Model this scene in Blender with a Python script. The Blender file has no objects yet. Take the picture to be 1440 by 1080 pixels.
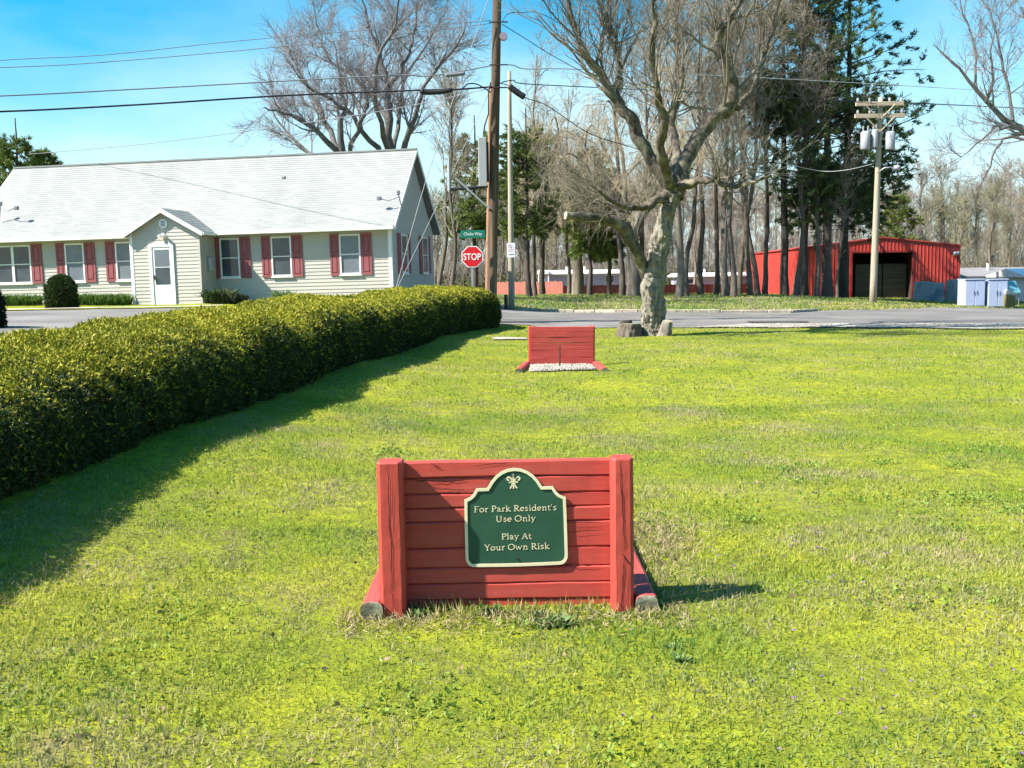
import bpy, bmesh, math, random
import numpy as np
from mathutils import Vector, Matrix, Euler

S = bpy.context.scene
COL = S.collection
R = math.radians

# ------------------------------------------------------------------ camera
F = 1500.0                      # focal length in pixels of a 1440 px wide frame
CH = 1.5                        # eye height
cd = bpy.data.cameras.new('camera')
cam = bpy.data.objects.new('camera', cd)
COL.objects.link(cam)
cd.sensor_width = 36.0
cd.lens = F / 1440 * 36
cd.clip_start = 0.05
cd.clip_end = 4000
CR = Euler((R(90) - math.atan(152 / F), 0, 0)).to_matrix() @ Euler((0, 0, R(-0.8))).to_matrix()
cam.location = (0, 0, CH)
cam.rotation_euler = CR.to_euler()
S.camera = cam

# ------------------------------------------------------------------ sky, sun, exposure
SUN_DIR = Vector((-0.68, -0.215, 0.715)).normalized()       # towards the sun
el = math.asin(SUN_DIR.z)
az = math.atan2(SUN_DIR.x, SUN_DIR.y)
W = bpy.data.worlds.new('World')
S.world = W
W.use_nodes = True
wn = W.node_tree
wn.nodes.clear()
wo = wn.nodes.new('ShaderNodeOutputWorld')
bg = wn.nodes.new('ShaderNodeBackground')
sky = wn.nodes.new('ShaderNodeTexSky')
sky.sky_type = 'NISHITA'
sky.sun_disc = False
sky.sun_elevation = el
sky.sun_rotation = az % (2 * math.pi)
sky.air_density = 1.0
sky.dust_density = 1.4
sky.ozone_density = 2.0
hs = wn.nodes.new('ShaderNodeHueSaturation')
hs.inputs['Hue'].default_value = 0.479
hs.inputs['Saturation'].default_value = 2.45
hs.inputs['Value'].default_value = 1.0
tc = wn.nodes.new('ShaderNodeTexCoord')
mp = wn.nodes.new('ShaderNodeMapping')
mp.inputs['Scale'].default_value = (1.0, 1.0, 3.2)
cn = wn.nodes.new('ShaderNodeTexNoise')
cn.inputs['Scale'].default_value = 1.5
cn.inputs['Detail'].default_value = 6
cr = wn.nodes.new('ShaderNodeValToRGB')
cr.color_ramp.elements[0].position = 0.52
cr.color_ramp.elements[1].position = 0.85
cr.color_ramp.elements[0].color = (0, 0, 0, 1)
cr.color_ramp.elements[1].color = (0.5, 0.5, 0.5, 1)
mx = wn.nodes.new('ShaderNodeMix')
mx.data_type = 'RGBA'
mx.inputs[7].default_value = (5.5, 6.4, 6.8, 1)            # thin cirrus
L = wn.links.new
L(tc.outputs['Generated'], mp.inputs['Vector'])
L(mp.outputs['Vector'], cn.inputs['Vector'])
L(cn.outputs['Fac'], cr.inputs['Fac'])
L(sky.outputs['Color'], hs.inputs['Color'])
L(cr.outputs['Color'], mx.inputs[0])
L(hs.outputs['Color'], mx.inputs[6])
# thin bright haze towards the horizon, all the way round
sxyz = wn.nodes.new('ShaderNodeSeparateXYZ')
L(tc.outputs['Generated'], sxyz.inputs[0])
hz = wn.nodes.new('ShaderNodeMapRange')
hz.interpolation_type = 'SMOOTHSTEP'
hz.inputs[1].default_value = 0.225
hz.inputs[2].default_value = 0.05
hz.inputs[3].default_value = 0.0
hz.inputs[4].default_value = 0.72
hn = wn.nodes.new('ShaderNodeMath')
hn.operation = 'MULTIPLY_ADD'
hn.inputs[1].default_value = -0.22
L(cn.outputs['Fac'], hn.inputs[0])
L(sxyz.outputs['Z'], hn.inputs[2])
ha = wn.nodes.new('ShaderNodeMath')
ha.operation = 'ADD'
ha.inputs[1].default_value = 0.11
L(hn.outputs[0], ha.inputs[0])
L(ha.outputs[0], hz.inputs[0])
mh = wn.nodes.new('ShaderNodeMix')
mh.data_type = 'RGBA'
mh.inputs[7].default_value = (4.6, 5.9, 6.3, 1)
L(hz.outputs[0], mh.inputs[0])
L(mx.outputs[2], mh.inputs[6])
L(mh.outputs[2], bg.inputs['Color'])
L(bg.outputs['Background'], wo.inputs['Surface'])
bg.inputs['Strength'].default_value = 0.08

sl = bpy.data.lights.new('sun', 'SUN')
sun = bpy.data.objects.new('sun', sl)
COL.objects.link(sun)
sl.energy = 5.0
sl.angle = R(0.55)
sl.color = (1.0, 0.95, 0.85)
sun.rotation_euler = (-SUN_DIR).to_track_quat('-Z', 'Y').to_euler()
sun.location = (-30, -8, 40)

S.view_settings.view_transform = 'Standard'
S.view_settings.look = 'None'
S.view_settings.gamma = 1.0
S.view_settings.exposure = 1.42
S.view_settings.use_curve_mapping = False
S.render.engine = 'CYCLES'
S.cycles.max_bounces = 6
S.cycles.diffuse_bounces = 2
S.cycles.use_adaptive_sampling = True
S.cycles.adaptive_threshold = 0.03
S.cycles.transparent_max_bounces = 6


# ------------------------------------------------------------------ geometry of the view (to measure from the photo)
def ray(px, py):
    d = Vector(((px - 720) / F, -(py - 540) / F, -1.0))
    return CR @ d


def P(px, py, Y):
    """the point at distance Y that the photo shows at pixel (px, py)"""
    d = ray(px, py)
    k = Y / d.y
    return Vector((d.x * k, Y, CH + d.z * k))


# ------------------------------------------------------------------ terrain
CTRL = [(-1, 2, 0), (3, 2, 0), (-1, 5, 0), (1, 4.7, 0), (4, 6, -.02), (9, 8, -.05), (0, 10, -.04), (0, 0, 0), (-10, -6, .3), (10, -6, 0),
        (-2.9, 6, .2), (-2.8, 9.7, .2), (-2.4, 17, .15), (-1.57, 28, 0), (-.4, 31.4, -.05), (-3.2, 2, .2), (-1.2, 14, 0),
        (0, 18.7, -.09), (1.5, 18.7, -.09), (5, 25, -.12), (13.7, 28.6, -.15), (4, 31, -.08), (3.7, 27.9, -.1), (10, 18, -.1),
        (.3, 42.8, .1), (4.9, 40.9, .02), (10.8, 40.5, -.08), (18.3, 49, -.3), (24.6, 54, -.5), (25.5, 56.5, -.58), (30, 60, -.65),
        (0, 60, .25), (8, 60, .25), (16, 60, .1), (0, 78, .1), (10, 80, .05), (20, 68, -.2), (25, 71, -.33), (33, 72, -.5),
        (-4.2, 38, .65), (-11, 39.3, .7), (-19.5, 40.6, .7), (-4.2, 46, .65), (-20, 50, .8), (-10.9, 22.8, .45), (-15.6, 32.6, .6), (-12, 34.6, .6),
        (-8, 10, .35), (-20, 5, .4), (-25, 20, .5), (-40, 40, .8), (40, 40, -.4), (40, 10, -.2), (-30, 80, .6), (0, 110, .3), (50, 100, -.2),
        (-60, 0, .5), (-80, 100, .8), (80, 60, -.5), (90, 120, 0), (0, 150, .2), (-100, 160, .3), (120, 0, 0), (0, -60, 0)]
_C = np.array(CTRL, float)


def _phi(r):
    return -np.sqrt(r * r + 9.0)


_n = len(_C)
_A = _phi(np.hypot(_C[:, None, 0] - _C[None, :, 0], _C[:, None, 1] - _C[None, :, 1])) + np.eye(_n) * -0.02
_wts = np.linalg.solve(np.block([[_A, np.ones((_n, 1))], [np.ones((1, _n)), np.zeros((1, 1))]]), np.append(_C[:, 2], 0))


def zt(x, y):
    x = np.asarray(x, float)
    y = np.asarray(y, float)
    sh = np.broadcast(x, y).shape
    xx, yy = np.broadcast_to(x, sh).ravel(), np.broadcast_to(y, sh).ravel()
    out = np.empty(xx.size)
    for i in range(0, xx.size, 20000):
        a, b = xx[i:i + 20000], yy[i:i + 20000]
        out[i:i + 20000] = _phi(np.hypot(a[:, None] - _C[None, :, 0], b[:, None] - _C[None, :, 1])) @ _wts[:-1] + _wts[-1]
    r = np.hypot(xx, yy)
    f = np.clip((r - 150) / 120, 0, 1)
    out = out * (1 - f)
    out += (0.018 * np.sin(xx * 1.3 + .4) * np.sin(yy * 1.1 + 1.0) + 0.012 * np.sin(xx * 2.9 + yy * 1.7)) * np.clip(1.4 - r / 40, 0, 1)
    return out.reshape(sh) if sh else float(out[0])


def G(px, py):
    """the ground point that the photo shows at pixel (px, py)"""
    d = ray(px, py)
    lo, hi = 1.0, None
    for Y in np.geomspace(1.5, 300, 400):
        k = Y / d.y
        if CH + d.z * k < zt(d.x * k, Y):
            hi = Y
            break
        lo = Y
    if hi is None:
        hi = lo
    for _ in range(25):
        m = (lo + hi) / 2
        k = m / d.y
        if CH + d.z * k < zt(d.x * k, m):
            hi = m
        else:
            lo = m
    k = hi / d.y
    return Vector((d.x * k, hi, zt(d.x * k, hi)))


# ------------------------------------------------------------------ object helpers
def thing(name, label, cat, loc=(0, 0, 0), rotz=0.0, group=None, rot=None):
    o = bpy.data.objects.new(name, None)
    o.empty_display_size = 0.2
    COL.objects.link(o)
    o.location = loc
    o.rotation_euler = rot if rot else (0, 0, rotz)
    o['label'] = label
    o['category'] = cat
    if group:
        o['group'] = group
    return o


def tag(o, label, cat, group=None):
    o['label'] = label
    o['category'] = cat
    if group:
        o['group'] = group
    return o


def kind(o, k):
    o['kind'] = k
    return o


def obj(name, me, parent=None, loc=None, rot=None):
    o = bpy.data.objects.new(name, me)
    COL.objects.link(o)
    if parent is not None:
        o.parent = parent
    if loc is not None:
        o.location = loc
    if rot is not None:
        o.rotation_euler = rot
    return o


def arrays_mesh(name, V, Fs, mats, smooth=False, midx=None):
    """V (n,3); Fs: list of (m,k) index arrays"""
    me = bpy.data.meshes.new(name)
    V = np.ascontiguousarray(V, np.float32)
    me.vertices.add(len(V))
    me.vertices.foreach_set('co', V.ravel())
    Fs = [np.asarray(f, np.int32) for f in Fs if len(f)]
    loops = np.concatenate([f.ravel() for f in Fs])
    sizes = np.concatenate([np.full(len(f), f.shape[1], np.int32) for f in Fs])
    starts = np.concatenate([[0], np.cumsum(sizes)[:-1]]).astype(np.int32)
    me.loops.add(len(loops))
    me.loops.foreach_set('vertex_index', loops)
    me.polygons.add(len(sizes))
    me.polygons.foreach_set('loop_start', starts)
    if smooth:
        me.polygons.foreach_set('use_smooth', np.ones(len(sizes), bool))
    for m in (mats if isinstance(mats, (list, tuple)) else [mats]):
        me.materials.append(m)
    if midx is not None:
        me.polygons.foreach_set('material_index', np.asarray(midx, np.int32))
    me.update(calc_edges=True)
    return me


class MB:
    """collects simple solids and links them as one mesh"""

    def __init__(self):
        self.v, self.f = [], []

    def add(self, vs, fs):
        n = len(self.v)
        self.v += [tuple(p) for p in vs]
        self.f += [tuple(i + n for i in q) for q in fs]
        return self

    def box(self, x0, x1, y0, y1, z0, z1, M=None):
        vs = [Vector((x, y, z)) for z in (z0, z1) for x, y in ((x0, y0), (x1, y0), (x1, y1), (x0, y1))]
        if M is not None:
            vs = [M @ v for v in vs]
        return self.add(vs, [(3, 2, 1, 0), (4, 5, 6, 7), (0, 1, 5, 4), (1, 2, 6, 5), (2, 3, 7, 6), (3, 0, 4, 7)])

    def bevbox(self, x0, x1, y0, y1, z0, z1, b, M=None):
        bm = bmesh.new()
        bmesh.ops.create_cube(bm, size=1)
        for v in bm.verts:
            v.co = Vector((x0 + (v.co.x + .5) * (x1 - x0), y0 + (v.co.y + .5) * (y1 - y0), z0 + (v.co.z + .5) * (z1 - z0)))
        bmesh.ops.bevel(bm, geom=bm.edges[:], offset=b, segments=1, affect='EDGES')
        bm.verts.index_update()
        vs = [(M @ v.co) if M is not None else v.co.copy() for v in bm.verts]
        self.add(vs, [[v.index for v in f.verts] for f in bm.faces])
        bm.free()
        return self

    def prism(self, outline, y0, y1):
        """outline (x,z) extruded along y"""
        n = len(outline)
        vs = [(x, y0, z) for x, z in outline] + [(x, y1, z) for x, z in outline]
        fs = [tuple(range(n)), tuple(range(2 * n - 1, n - 1, -1))]
        fs += [(i, n + i, n + (i + 1) % n, (i + 1) % n) for i in range(n)]
        return self.add(vs, fs)

    def tube(self, pts, rad, sides=8, caps=True):
        pts = [Vector(p) for p in pts]
        n = len(pts)
        rad = rad if isinstance(rad, (list, tuple, np.ndarray)) else [rad] * n
        base = len(self.v)
        vs = []
        for i, p in enumerate(pts):
            t = (pts[min(i + 1, n - 1)] - pts[max(i - 1, 0)]).normalized()
            ref = Vector((0, 0, 1)) if abs((pts[-1] - pts[0]).normalized().z) < .9 else Vector((1, 0, 0))
            u = t.cross(ref).normalized()
            w = t.cross(u)
            for k in range(sides):
                a = 2 * math.pi * k / sides
                vs.append(p + rad[i] * (math.cos(a) * u + math.sin(a) * w))
        fs = []
        for i in range(n - 1):
            for k in range(sides):
                fs.append((i * sides + k, i * sides + (k + 1) % sides, (i + 1) * sides + (k + 1) % sides, (i + 1) * sides + k))
        if caps:
            fs.append(tuple(range(sides - 1, -1, -1)))
            fs.append(tuple((n - 1) * sides + k for k in range(sides)))
        return self.add(vs, fs)

    def mesh(self, name, m, smooth=False):
        me = bpy.data.meshes.new(name)
        me.from_pydata(self.v, [], self.f)
        for mm in (m if isinstance(m, (list, tuple)) else [m]):
            me.materials.append(mm)
        if smooth:
            me.polygons.foreach_set('use_smooth', np.ones(len(me.polygons), bool))
        me.update()
        return me

    def build(self, name, m, parent=None, smooth=False, loc=None, rot=None):
        return obj(name, self.mesh(name, m, smooth), parent, loc, rot)


# ------------------------------------------------------------------ materials
def newmat(name):
    m = bpy.data.materials.new(name)
    m.use_nodes = True
    nt = m.node_tree
    return m, nt, nt.nodes['Principled BSDF']


def mat(name, c1, c2=None, scale=6.0, rough=.7, bump=0.0, bscale=None, stretch=(1, 1, 1), detail=5, spec=.3, metal=0.0, lo=.35, hi=.65,
        coord='Object', c3=None, s3=1.0, lo3=.55, hi3=.7, rnd=0.0):
    """noise-mixed colour (c1..c2), an optional third colour in patches, bump from stretched noise"""
    m, nt, b = newmat(name)
    N, K = nt.nodes.new, nt.links.new
    b.inputs['Roughness'].default_value = rough
    b.inputs['Specular IOR Level'].default_value = spec
    b.inputs['Metallic'].default_value = metal
    tcn = N('ShaderNodeTexCoord')
    mpn = N('ShaderNodeMapping')
    mpn.inputs['Scale'].default_value = stretch
    if coord == 'World':
        gp = N('ShaderNodeNewGeometry')
        K(gp.outputs['Position'], mpn.inputs['Vector'])
    else:
        K(tcn.outputs[coord], mpn.inputs['Vector'])
    c2 = c2 or c1
    n1 = N('ShaderNodeTexNoise')
    n1.inputs['Scale'].default_value = scale
    n1.inputs['Detail'].default_value = detail
    K(mpn.outputs['Vector'], n1.inputs['Vector'])
    rp = N('ShaderNodeMapRange')
    rp.inputs[1].default_value = lo
    rp.inputs[2].default_value = hi
    K(n1.outputs['Fac'], rp.inputs[0])
    mxn = N('ShaderNodeMix')
    mxn.data_type = 'RGBA'
    mxn.inputs[6].default_value = (*c1, 1)
    mxn.inputs[7].default_value = (*c2, 1)
    K(rp.outputs[0], mxn.inputs[0])
    out = mxn.outputs[2]
    if c3:
        n3 = N('ShaderNodeTexNoise')
        n3.inputs['Scale'].default_value = s3
        n3.inputs['Detail'].default_value = 4
        K(mpn.outputs['Vector'], n3.inputs['Vector'])
        r3 = N('ShaderNodeMapRange')
        r3.inputs[1].default_value = lo3
        r3.inputs[2].default_value = hi3
        K(n3.outputs['Fac'], r3.inputs[0])
        m3 = N('ShaderNodeMix')
        m3.data_type = 'RGBA'
        m3.inputs[7].default_value = (*c3, 1)
        K(r3.outputs[0], m3.inputs[0])
        K(out, m3.inputs[6])
        out = m3.outputs[2]
    if rnd:
        oi = N('ShaderNodeObjectInfo')
        rr = N('ShaderNodeMapRange')
        rr.inputs[3].default_value = 1 - rnd
        rr.inputs[4].default_value = 1 + rnd
        K(oi.outputs['Random'], rr.inputs[0])
        hv = N('ShaderNodeHueSaturation')
        K(rr.outputs[0], hv.inputs['Value'])
        K(out, hv.inputs['Color'])
        out = hv.outputs['Color']
    K(out, b.inputs['Base Color'])
    if bump:
        n2 = N('ShaderNodeTexNoise')
        n2.inputs['Scale'].default_value = bscale or scale * 3
        n2.inputs['Detail'].default_value = 6
        K(mpn.outputs['Vector'], n2.inputs['Vector'])
        bp = N('ShaderNodeBump')
        bp.inputs['Strength'].default_value = bump
        bp.inputs['Distance'].default_value = .01
        K(n2.outputs['Fac'], bp.inputs['Height'])
        K(bp.outputs['Normal'], b.inputs['Normal'])
    return m


def leafmat(name, cols, trans=.35, scale=1.2, rough=.6, straw=None, sscale=.7, slo=.55, shi=.68, patch=None):
    """leaf colours per blade plus patches that follow the ground"""
    m, nt, b = newmat(name)
    N, K = nt.nodes.new, nt.links.new
    g = N('ShaderNodeNewGeometry')
    n1 = N('ShaderNodeTexNoise')
    n1.inputs['Scale'].default_value = scale
    n1.inputs['Detail'].default_value = 4
    K(g.outputs['Position'], n1.inputs['Vector'])
    ad = N('ShaderNodeMath')
    ad.operation = 'MULTIPLY_ADD'
    ad.inputs[1].default_value = .45
    K(g.outputs['Random Per Island'], ad.inputs[0])
    s1 = N('ShaderNodeMapRange')
    s1.inputs[1].default_value = .3
    s1.inputs[2].default_value = .7
    s1.inputs[4].default_value = .55
    K(n1.outputs['Fac'], s1.inputs[0])
    K(s1.outputs[0], ad.inputs[2])
    cr = N('ShaderNodeValToRGB')
    el = cr.color_ramp.elements
    el[0].color = (*cols[0], 1)
    el[1].color = (*cols[-1], 1)
    for i, c in enumerate(cols[1:-1]):
        e = el.new((i + 1) / (len(cols) - 1))
        e.color = (*c, 1)
    K(ad.outputs[0], cr.inputs['Fac'])
    out = cr.outputs['Color']
    if straw:
        n3 = N('ShaderNodeTexNoise')
        n3.inputs['Scale'].default_value = sscale
        n3.inputs['Detail'].default_value = 6
        n3.inputs['Roughness'].default_value = .65
        K(g.outputs['Position'], n3.inputs['Vector'])
        a3 = N('ShaderNodeMath')
        a3.operation = 'MULTIPLY_ADD'
        a3.inputs[1].default_value = .16
        K(g.outputs['Random Per Island'], a3.inputs[0])
        K(n3.outputs['Fac'], a3.inputs[2])
        r3 = N('ShaderNodeMapRange')
        r3.inputs[1].default_value = slo
        r3.inputs[2].default_value = shi
        K(a3.outputs[0], r3.inputs[0])
        m3 = N('ShaderNodeMix')
        m3.data_type = 'RGBA'
        m3.inputs[7].default_value = (*straw, 1)
        K(r3.outputs[0], m3.inputs[0])
        K(out, m3.inputs[6])
        out = m3.outputs[2]
    if patch:
        n4 = N('ShaderNodeTexNoise')
        n4.inputs['Scale'].default_value = .33
        n4.inputs['Detail'].default_value = 5
        n4.inputs['Roughness'].default_value = .6
        K(g.outputs['Position'], n4.inputs['Vector'])
        r4 = N('ShaderNodeMapRange')
        r4.inputs[1].default_value = .45
        r4.inputs[2].default_value = .62
        r4.inputs[4].default_value = .85
        K(n4.outputs['Fac'], r4.inputs[0])
        m4 = N('ShaderNodeMix')
        m4.data_type = 'RGBA'
        m4.inputs[7].default_value = (*patch, 1)
        K(r4.outputs[0], m4.inputs[0])
        K(out, m4.inputs[6])
        out = m4.outputs[2]
    b.inputs['Roughness'].default_value = rough
    b.inputs['Specular IOR Level'].default_value = .25
    K(out, b.inputs['Base Color'])
    if trans:
        tr = N('ShaderNodeBsdfTranslucent')
        K(out, tr.inputs['Color'])
        ms = N('ShaderNodeMixShader')
        ms.inputs[0].default_value = trans
        K(b.outputs[0], ms.inputs[1])
        K(tr.outputs[0], ms.inputs[2])
        K(ms.outputs[0], nt.nodes['Material Output'].inputs['Surface'])
    return m


M = {}
M['red_wood'] = mat('red_wood', (.45, .060, .046), (.39, .048, .038), 5, .55, .06, 26, (.5, 3, 7), c3=(.46, .085, .068), s3=3, lo3=.50, hi3=.72, spec=.35, rnd=.07)
M['red_post'] = mat('red_post', (.45, .064, .048), (.39, .05, .038), 5, .55, .18, 26, (7, 7, .5), c3=(.50, .38, .27), s3=5, lo3=.70, hi3=.74, spec=.35)
M['red_rail'] = mat('red_rail', (.46, .075, .06), (.38, .05, .04), 4, .6, .4, 20, (4, .6, 4), c3=(.5, .3, .22), s3=6, lo3=.68, hi3=.72, spec=.35)
M['cut_wood'] = mat('cut_wood', (.22, .21, .13), (.09, .09, .06), 14, .85, .6, 40, c3=(.42, .40, .30), s3=5, lo3=.55, hi3=.65)
M['crack'] = mat('crack', (.06, .012, .01), rough=.9)
M['sign_green'] = mat('sign_green', (.020, .068, .042), (.024, .08, .05), 8, .45, .04, 60, spec=.3)
M['cream'] = mat('cream', (.72, .64, .44), (.66, .58, .39), 10, .5)
M['bolt'] = mat('bolt', (.35, .36, .38), rough=.35, metal=.8)
M['dark_iron'] = mat('dark_iron', (.05, .025, .02), (.09, .04, .025), 30, .7)
M['asphalt'] = mat('asphalt', (.165, .155, .145), (.125, .118, .112), .6, .9, .5, 60, coord='World', c3=(.22, .205, .195), s3=.25, lo3=.5, hi3=.7)
M['gravel_lane'] = mat('gravel_lane', (.34, .31, .26), (.20, .18, .16), 9, .95, .9, 30, coord='World', c3=(.44, .41, .35), s3=1.6, lo3=.5, hi3=.66)
M['patch'] = mat('patch', (.07, .068, .068), (.09, .085, .083), 3, .9, .3, 60, coord='World')
M['concrete'] = mat('concrete', (.46, .43, .36), (.36, .33, .27), 4, .9, .4, 40, coord='World', rnd=.08)
M['kerb'] = mat('kerb', (.42, .37, .29), (.24, .21, .17), 3, .9, .5, 30, coord='World', rnd=.15)
M['siding'] = mat('siding', (.44, .415, .37), (.41, .385, .345), 1.2, .6, .0, stretch=(.4, .4, 3))
M['white_trim'] = mat('white_trim', (.76, .76, .74), (.70, .70, .68), 3, .45)
M['roof'] = mat('roof', (.25, .26, .25), (.2, .21, .205), 2.2, .9, .3, 50, c3=(.22, .225, .22), s3=.55, lo3=.66, hi3=.78)
M['roof_side'] = mat('roof_side', (.25, .27, .26), (.19, .21, .20), 3, .9, .3, 50)
M['shutter'] = mat('shutter', (.27, .080, .088), (.24, .07, .078), 4, .55)
M['glass'] = mat('glass', (.035, .045, .06), (.06, .075, .09), 1.2, .08, spec=.6)
M['blind'] = mat('blind', (.15, .17, .20), (.12, .135, .16), 2, .25, spec=.6)
M['meter'] = mat('meter', (.35, .36, .36), rough=.5)
M['bark_gnarl'] = mat('bark_gnarl', (.25, .225, .18), (.13, .115, .09), 11, .95, 1.0, 34, (1, 1, .35), lo=.36, hi=.62)
M['bark_grey'] = mat('bark_grey', (.14, .115, .09), (.075, .062, .05), 4, .95, .6, 14, (1, 1, .3))
M['bark_far'] = mat('bark_far', (.22, .185, .15), (.15, .125, .10), .6, .95, rnd=.25, coord='World')
M['bark_purple'] = mat('bark_purple', (.145, .132, .125), (.095, .087, .083), 3, .95, .5, 10, (1, 1, .3))
M['bark_pine'] = mat('bark_pine', (.085, .07, .058), (.05, .04, .035), 3, .95, .7, 12, (1, 1, .25), rnd=.2)
M['bark_pale'] = mat('bark_pale', (.21, .18, .14), (.11, .093, .072), 3, .95, .7, 12, (1, 1, .2))
M['twig_gnarl'] = mat('twig_gnarl', (.20, .175, .14), (.12, .105, .085), .8, .9, coord='World')
M['bark_limb'] = mat('bark_limb', (.13, .11, .085), (.05, .042, .033), 9, .95, .8, 30, (1, 1, .6), c3=(.19, .17, .12), s3=3.3, lo3=.54, hi3=.64)
M['twig'] = mat('twig', (.30, .26, .205), (.21, .18, .14), .5, .9, coord='World')
M['twig_tan'] = mat('twig_tan', (.38, .325, .225), (.29, .245, .17), .35, .9, coord='World')
M['twig_purple'] = mat('twig_purple', (.24, .215, .22), (.18, .16, .165), .5, .9, coord='World')
M['twig_far'] = mat('twig_far', (.34, .285, .23), (.26, .225, .185), .12, .95, coord='World', c3=(.22, .215, .12), s3=.05, lo3=.5, hi3=.65, rnd=.18)
M['needle_dark'] = leafmat('needle_dark', [(.026, .055, .030), (.050, .090, .040), (.10, .14, .040), (.18, .21, .05)], .38, .5)
M['needle_light'] = leafmat('needle_light', [(.06, .10, .025), (.12, .165, .035), (.18, .22, .05)], .25, .5)
M['hedge_shaded'] = leafmat('hedge_shaded', [(.014, .026, .007), (.034, .056, .012), (.065, .092, .016)], .05, 1.7, straw=(.07, .05, .02), sscale=2.2, slo=.74, shi=.86)  # dark leaves for the hedge sides, shade painted into the colour
M['hedge_sunlit'] = leafmat('hedge_sunlit', [(.12, .13, .012), (.24, .24, .018), (.36, .34, .026), (.44, .40, .034)], .10, 1.3)  # yellow leaves for the hedge top, sunlight painted into the colour
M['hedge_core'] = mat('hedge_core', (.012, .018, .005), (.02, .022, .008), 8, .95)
M['bush_leaf'] = leafmat('bush_leaf', [(.02, .035, .012), (.04, .065, .018), (.07, .10, .022)], .2, 2)
M['dark_leaf'] = leafmat('dark_leaf', [(.012, .018, .012), (.02, .03, .014), (.035, .03, .02)], .15, 2)
M['herb'] = leafmat('herb', [(.05, .10, .02), (.09, .16, .03), (.14, .21, .05)], .3, 2)
M['weed'] = leafmat('weed', [(.09, .16, .05), (.13, .21, .07), (.18, .26, .08)], .3, 3)
M['grass'] = leafmat('grass', [(.12, .20, .045), (.26, .32, .05), (.40, .415, .06), (.49, .47, .10)], .45, .75, straw=(.40, .34, .20), sscale=1.15, slo=.52, shi=.68, patch=(.15, .26, .035))
M['soil'] = mat('soil', (.115, .125, .018), (.15, .125, .055), 2.2, .95, .6, 50, coord='World', c3=(.19, .15, .085), s3=1.1, lo3=.52, hi3=.66)
M['pebble'] = mat('pebble', (.40, .36, .30), (.22, .20, .17), 2, .85, rnd=.2)
M['pole_brown'] = mat('pole_brown', (.115, .072, .048), (.065, .043, .032), 3, .9, .8, 14, (6, 6, .25), c3=(.20, .15, .10), s3=1.5, lo3=.55, hi3=.7)
M['pole_pale'] = mat('pole_pale', (.36, .315, .235), (.29, .25, .185), 3, .9, .5, 14, (6, 6, .25))
M['pole_orange'] = mat('pole_orange', (.34, .19, .105), (.27, .15, .085), 3, .9, .5, 14, (6, 6, .25))
M['cable'] = mat('cable', (.018, .018, .022), rough=.6)
M['cable_grey'] = mat('cable_grey', (.17, .18, .20), rough=.5)
M['guy'] = mat('guy', (.36, .37, .37), rough=.4)
M['grey_box'] = mat('grey_box', (.33, .34, .35), (.30, .31, .32), 2, .5)
M['steel'] = mat('steel', (.42, .44, .45), rough=.4, metal=.6)
M['lens'] = mat('lens', (.26, .22, .28), rough=.25)
M['stop_red'] = mat('stop_red', (.62, .008, .016), (.56, .007, .014), 3, .4, spec=.4)
M['sign_white'] = mat('sign_white', (.80, .78, .77), rough=.4)
M['street_green'] = mat('street_green', (.008, .16, .11), rough=.4)
M['faded_red'] = mat('faded_red', (.55, .30, .32), rough=.5)
M['barn_red'] = mat('barn_red', (.43, .048, .036), (.37, .038, .03), .7, .5, spec=.35)
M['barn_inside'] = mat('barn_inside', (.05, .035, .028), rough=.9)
M['barn_door'] = mat('barn_door', (.10, .078, .06), (.07, .052, .04), 1.2, .8, stretch=(.4, 1, 5))
M['fence_pink'] = mat('fence_pink', (.44, .16, .125), (.38, .135, .105), 1.5, .8, .3, 10, (6, 6, .5))
M['fence_red'] = mat('fence_red', (.21, .045, .04), (.16, .032, .03), 1.5, .8, .3, 10, (6, 6, .5))
M['mh_wall'] = mat('mh_wall', (.40, .40, .47), (.37, .37, .44), .4, .5)
M['mh_roof'] = mat('mh_roof', (.80, .80, .80), rough=.5)
M['grey_roof'] = mat('grey_roof', (.22, .21, .215), (.19, .185, .19), 1, .7)
M['blue_wall'] = mat('blue_wall', (.24, .36, .48), (.22, .33, .45), .6, .5)
M['teal'] = mat('teal', (.10, .27, .32), rough=.4)
M['locker'] = mat('locker', (.42, .47, .62), (.38, .43, .58), .8, .5)
M['olive'] = mat('olive', (.17, .15, .055), (.13, .11, .045), 2, .8)
M['sheet_grey'] = mat('sheet_grey', (.42, .43, .40), (.33, .34, .33), 1.3, .5)
M['sheet_shaded'] = mat('sheet_shaded', (.30, .32, .34), (.36, .37, .36), 1.3, .5, c3=(.18, .20, .27), s3=1.2, lo3=.5, hi3=.6)  # grey sheet with tree shade painted in as blue patches
M['transformer'] = mat('transformer', (.32, .33, .35), rough=.4)
M['crossarm'] = mat('crossarm', (.40, .33, .24), (.34, .27, .19), 3, .9)


def rot_to(rng, n):
    v = rng.normal(size=(n, 3))
    return v / np.linalg.norm(v, axis=1, keepdims=True)


def nrm(v):
    return v / np.maximum(np.linalg.norm(v, axis=-1, keepdims=True), 1e-9)


# ------------------------------------------------------------------ ground, roads
def in_poly(x, y, poly):
    c = np.zeros(x.shape, bool)
    n = len(poly)
    for i in range(n):
        x0, y0 = poly[i]
        x1, y1 = poly[(i + 1) % n]
        if y0 == y1:
            continue
        t = ((y0 > y) != (y1 > y)) & (x < (x1 - x0) * (y - y0) / (y1 - y0) + x0)
        c ^= t
    return c


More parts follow.
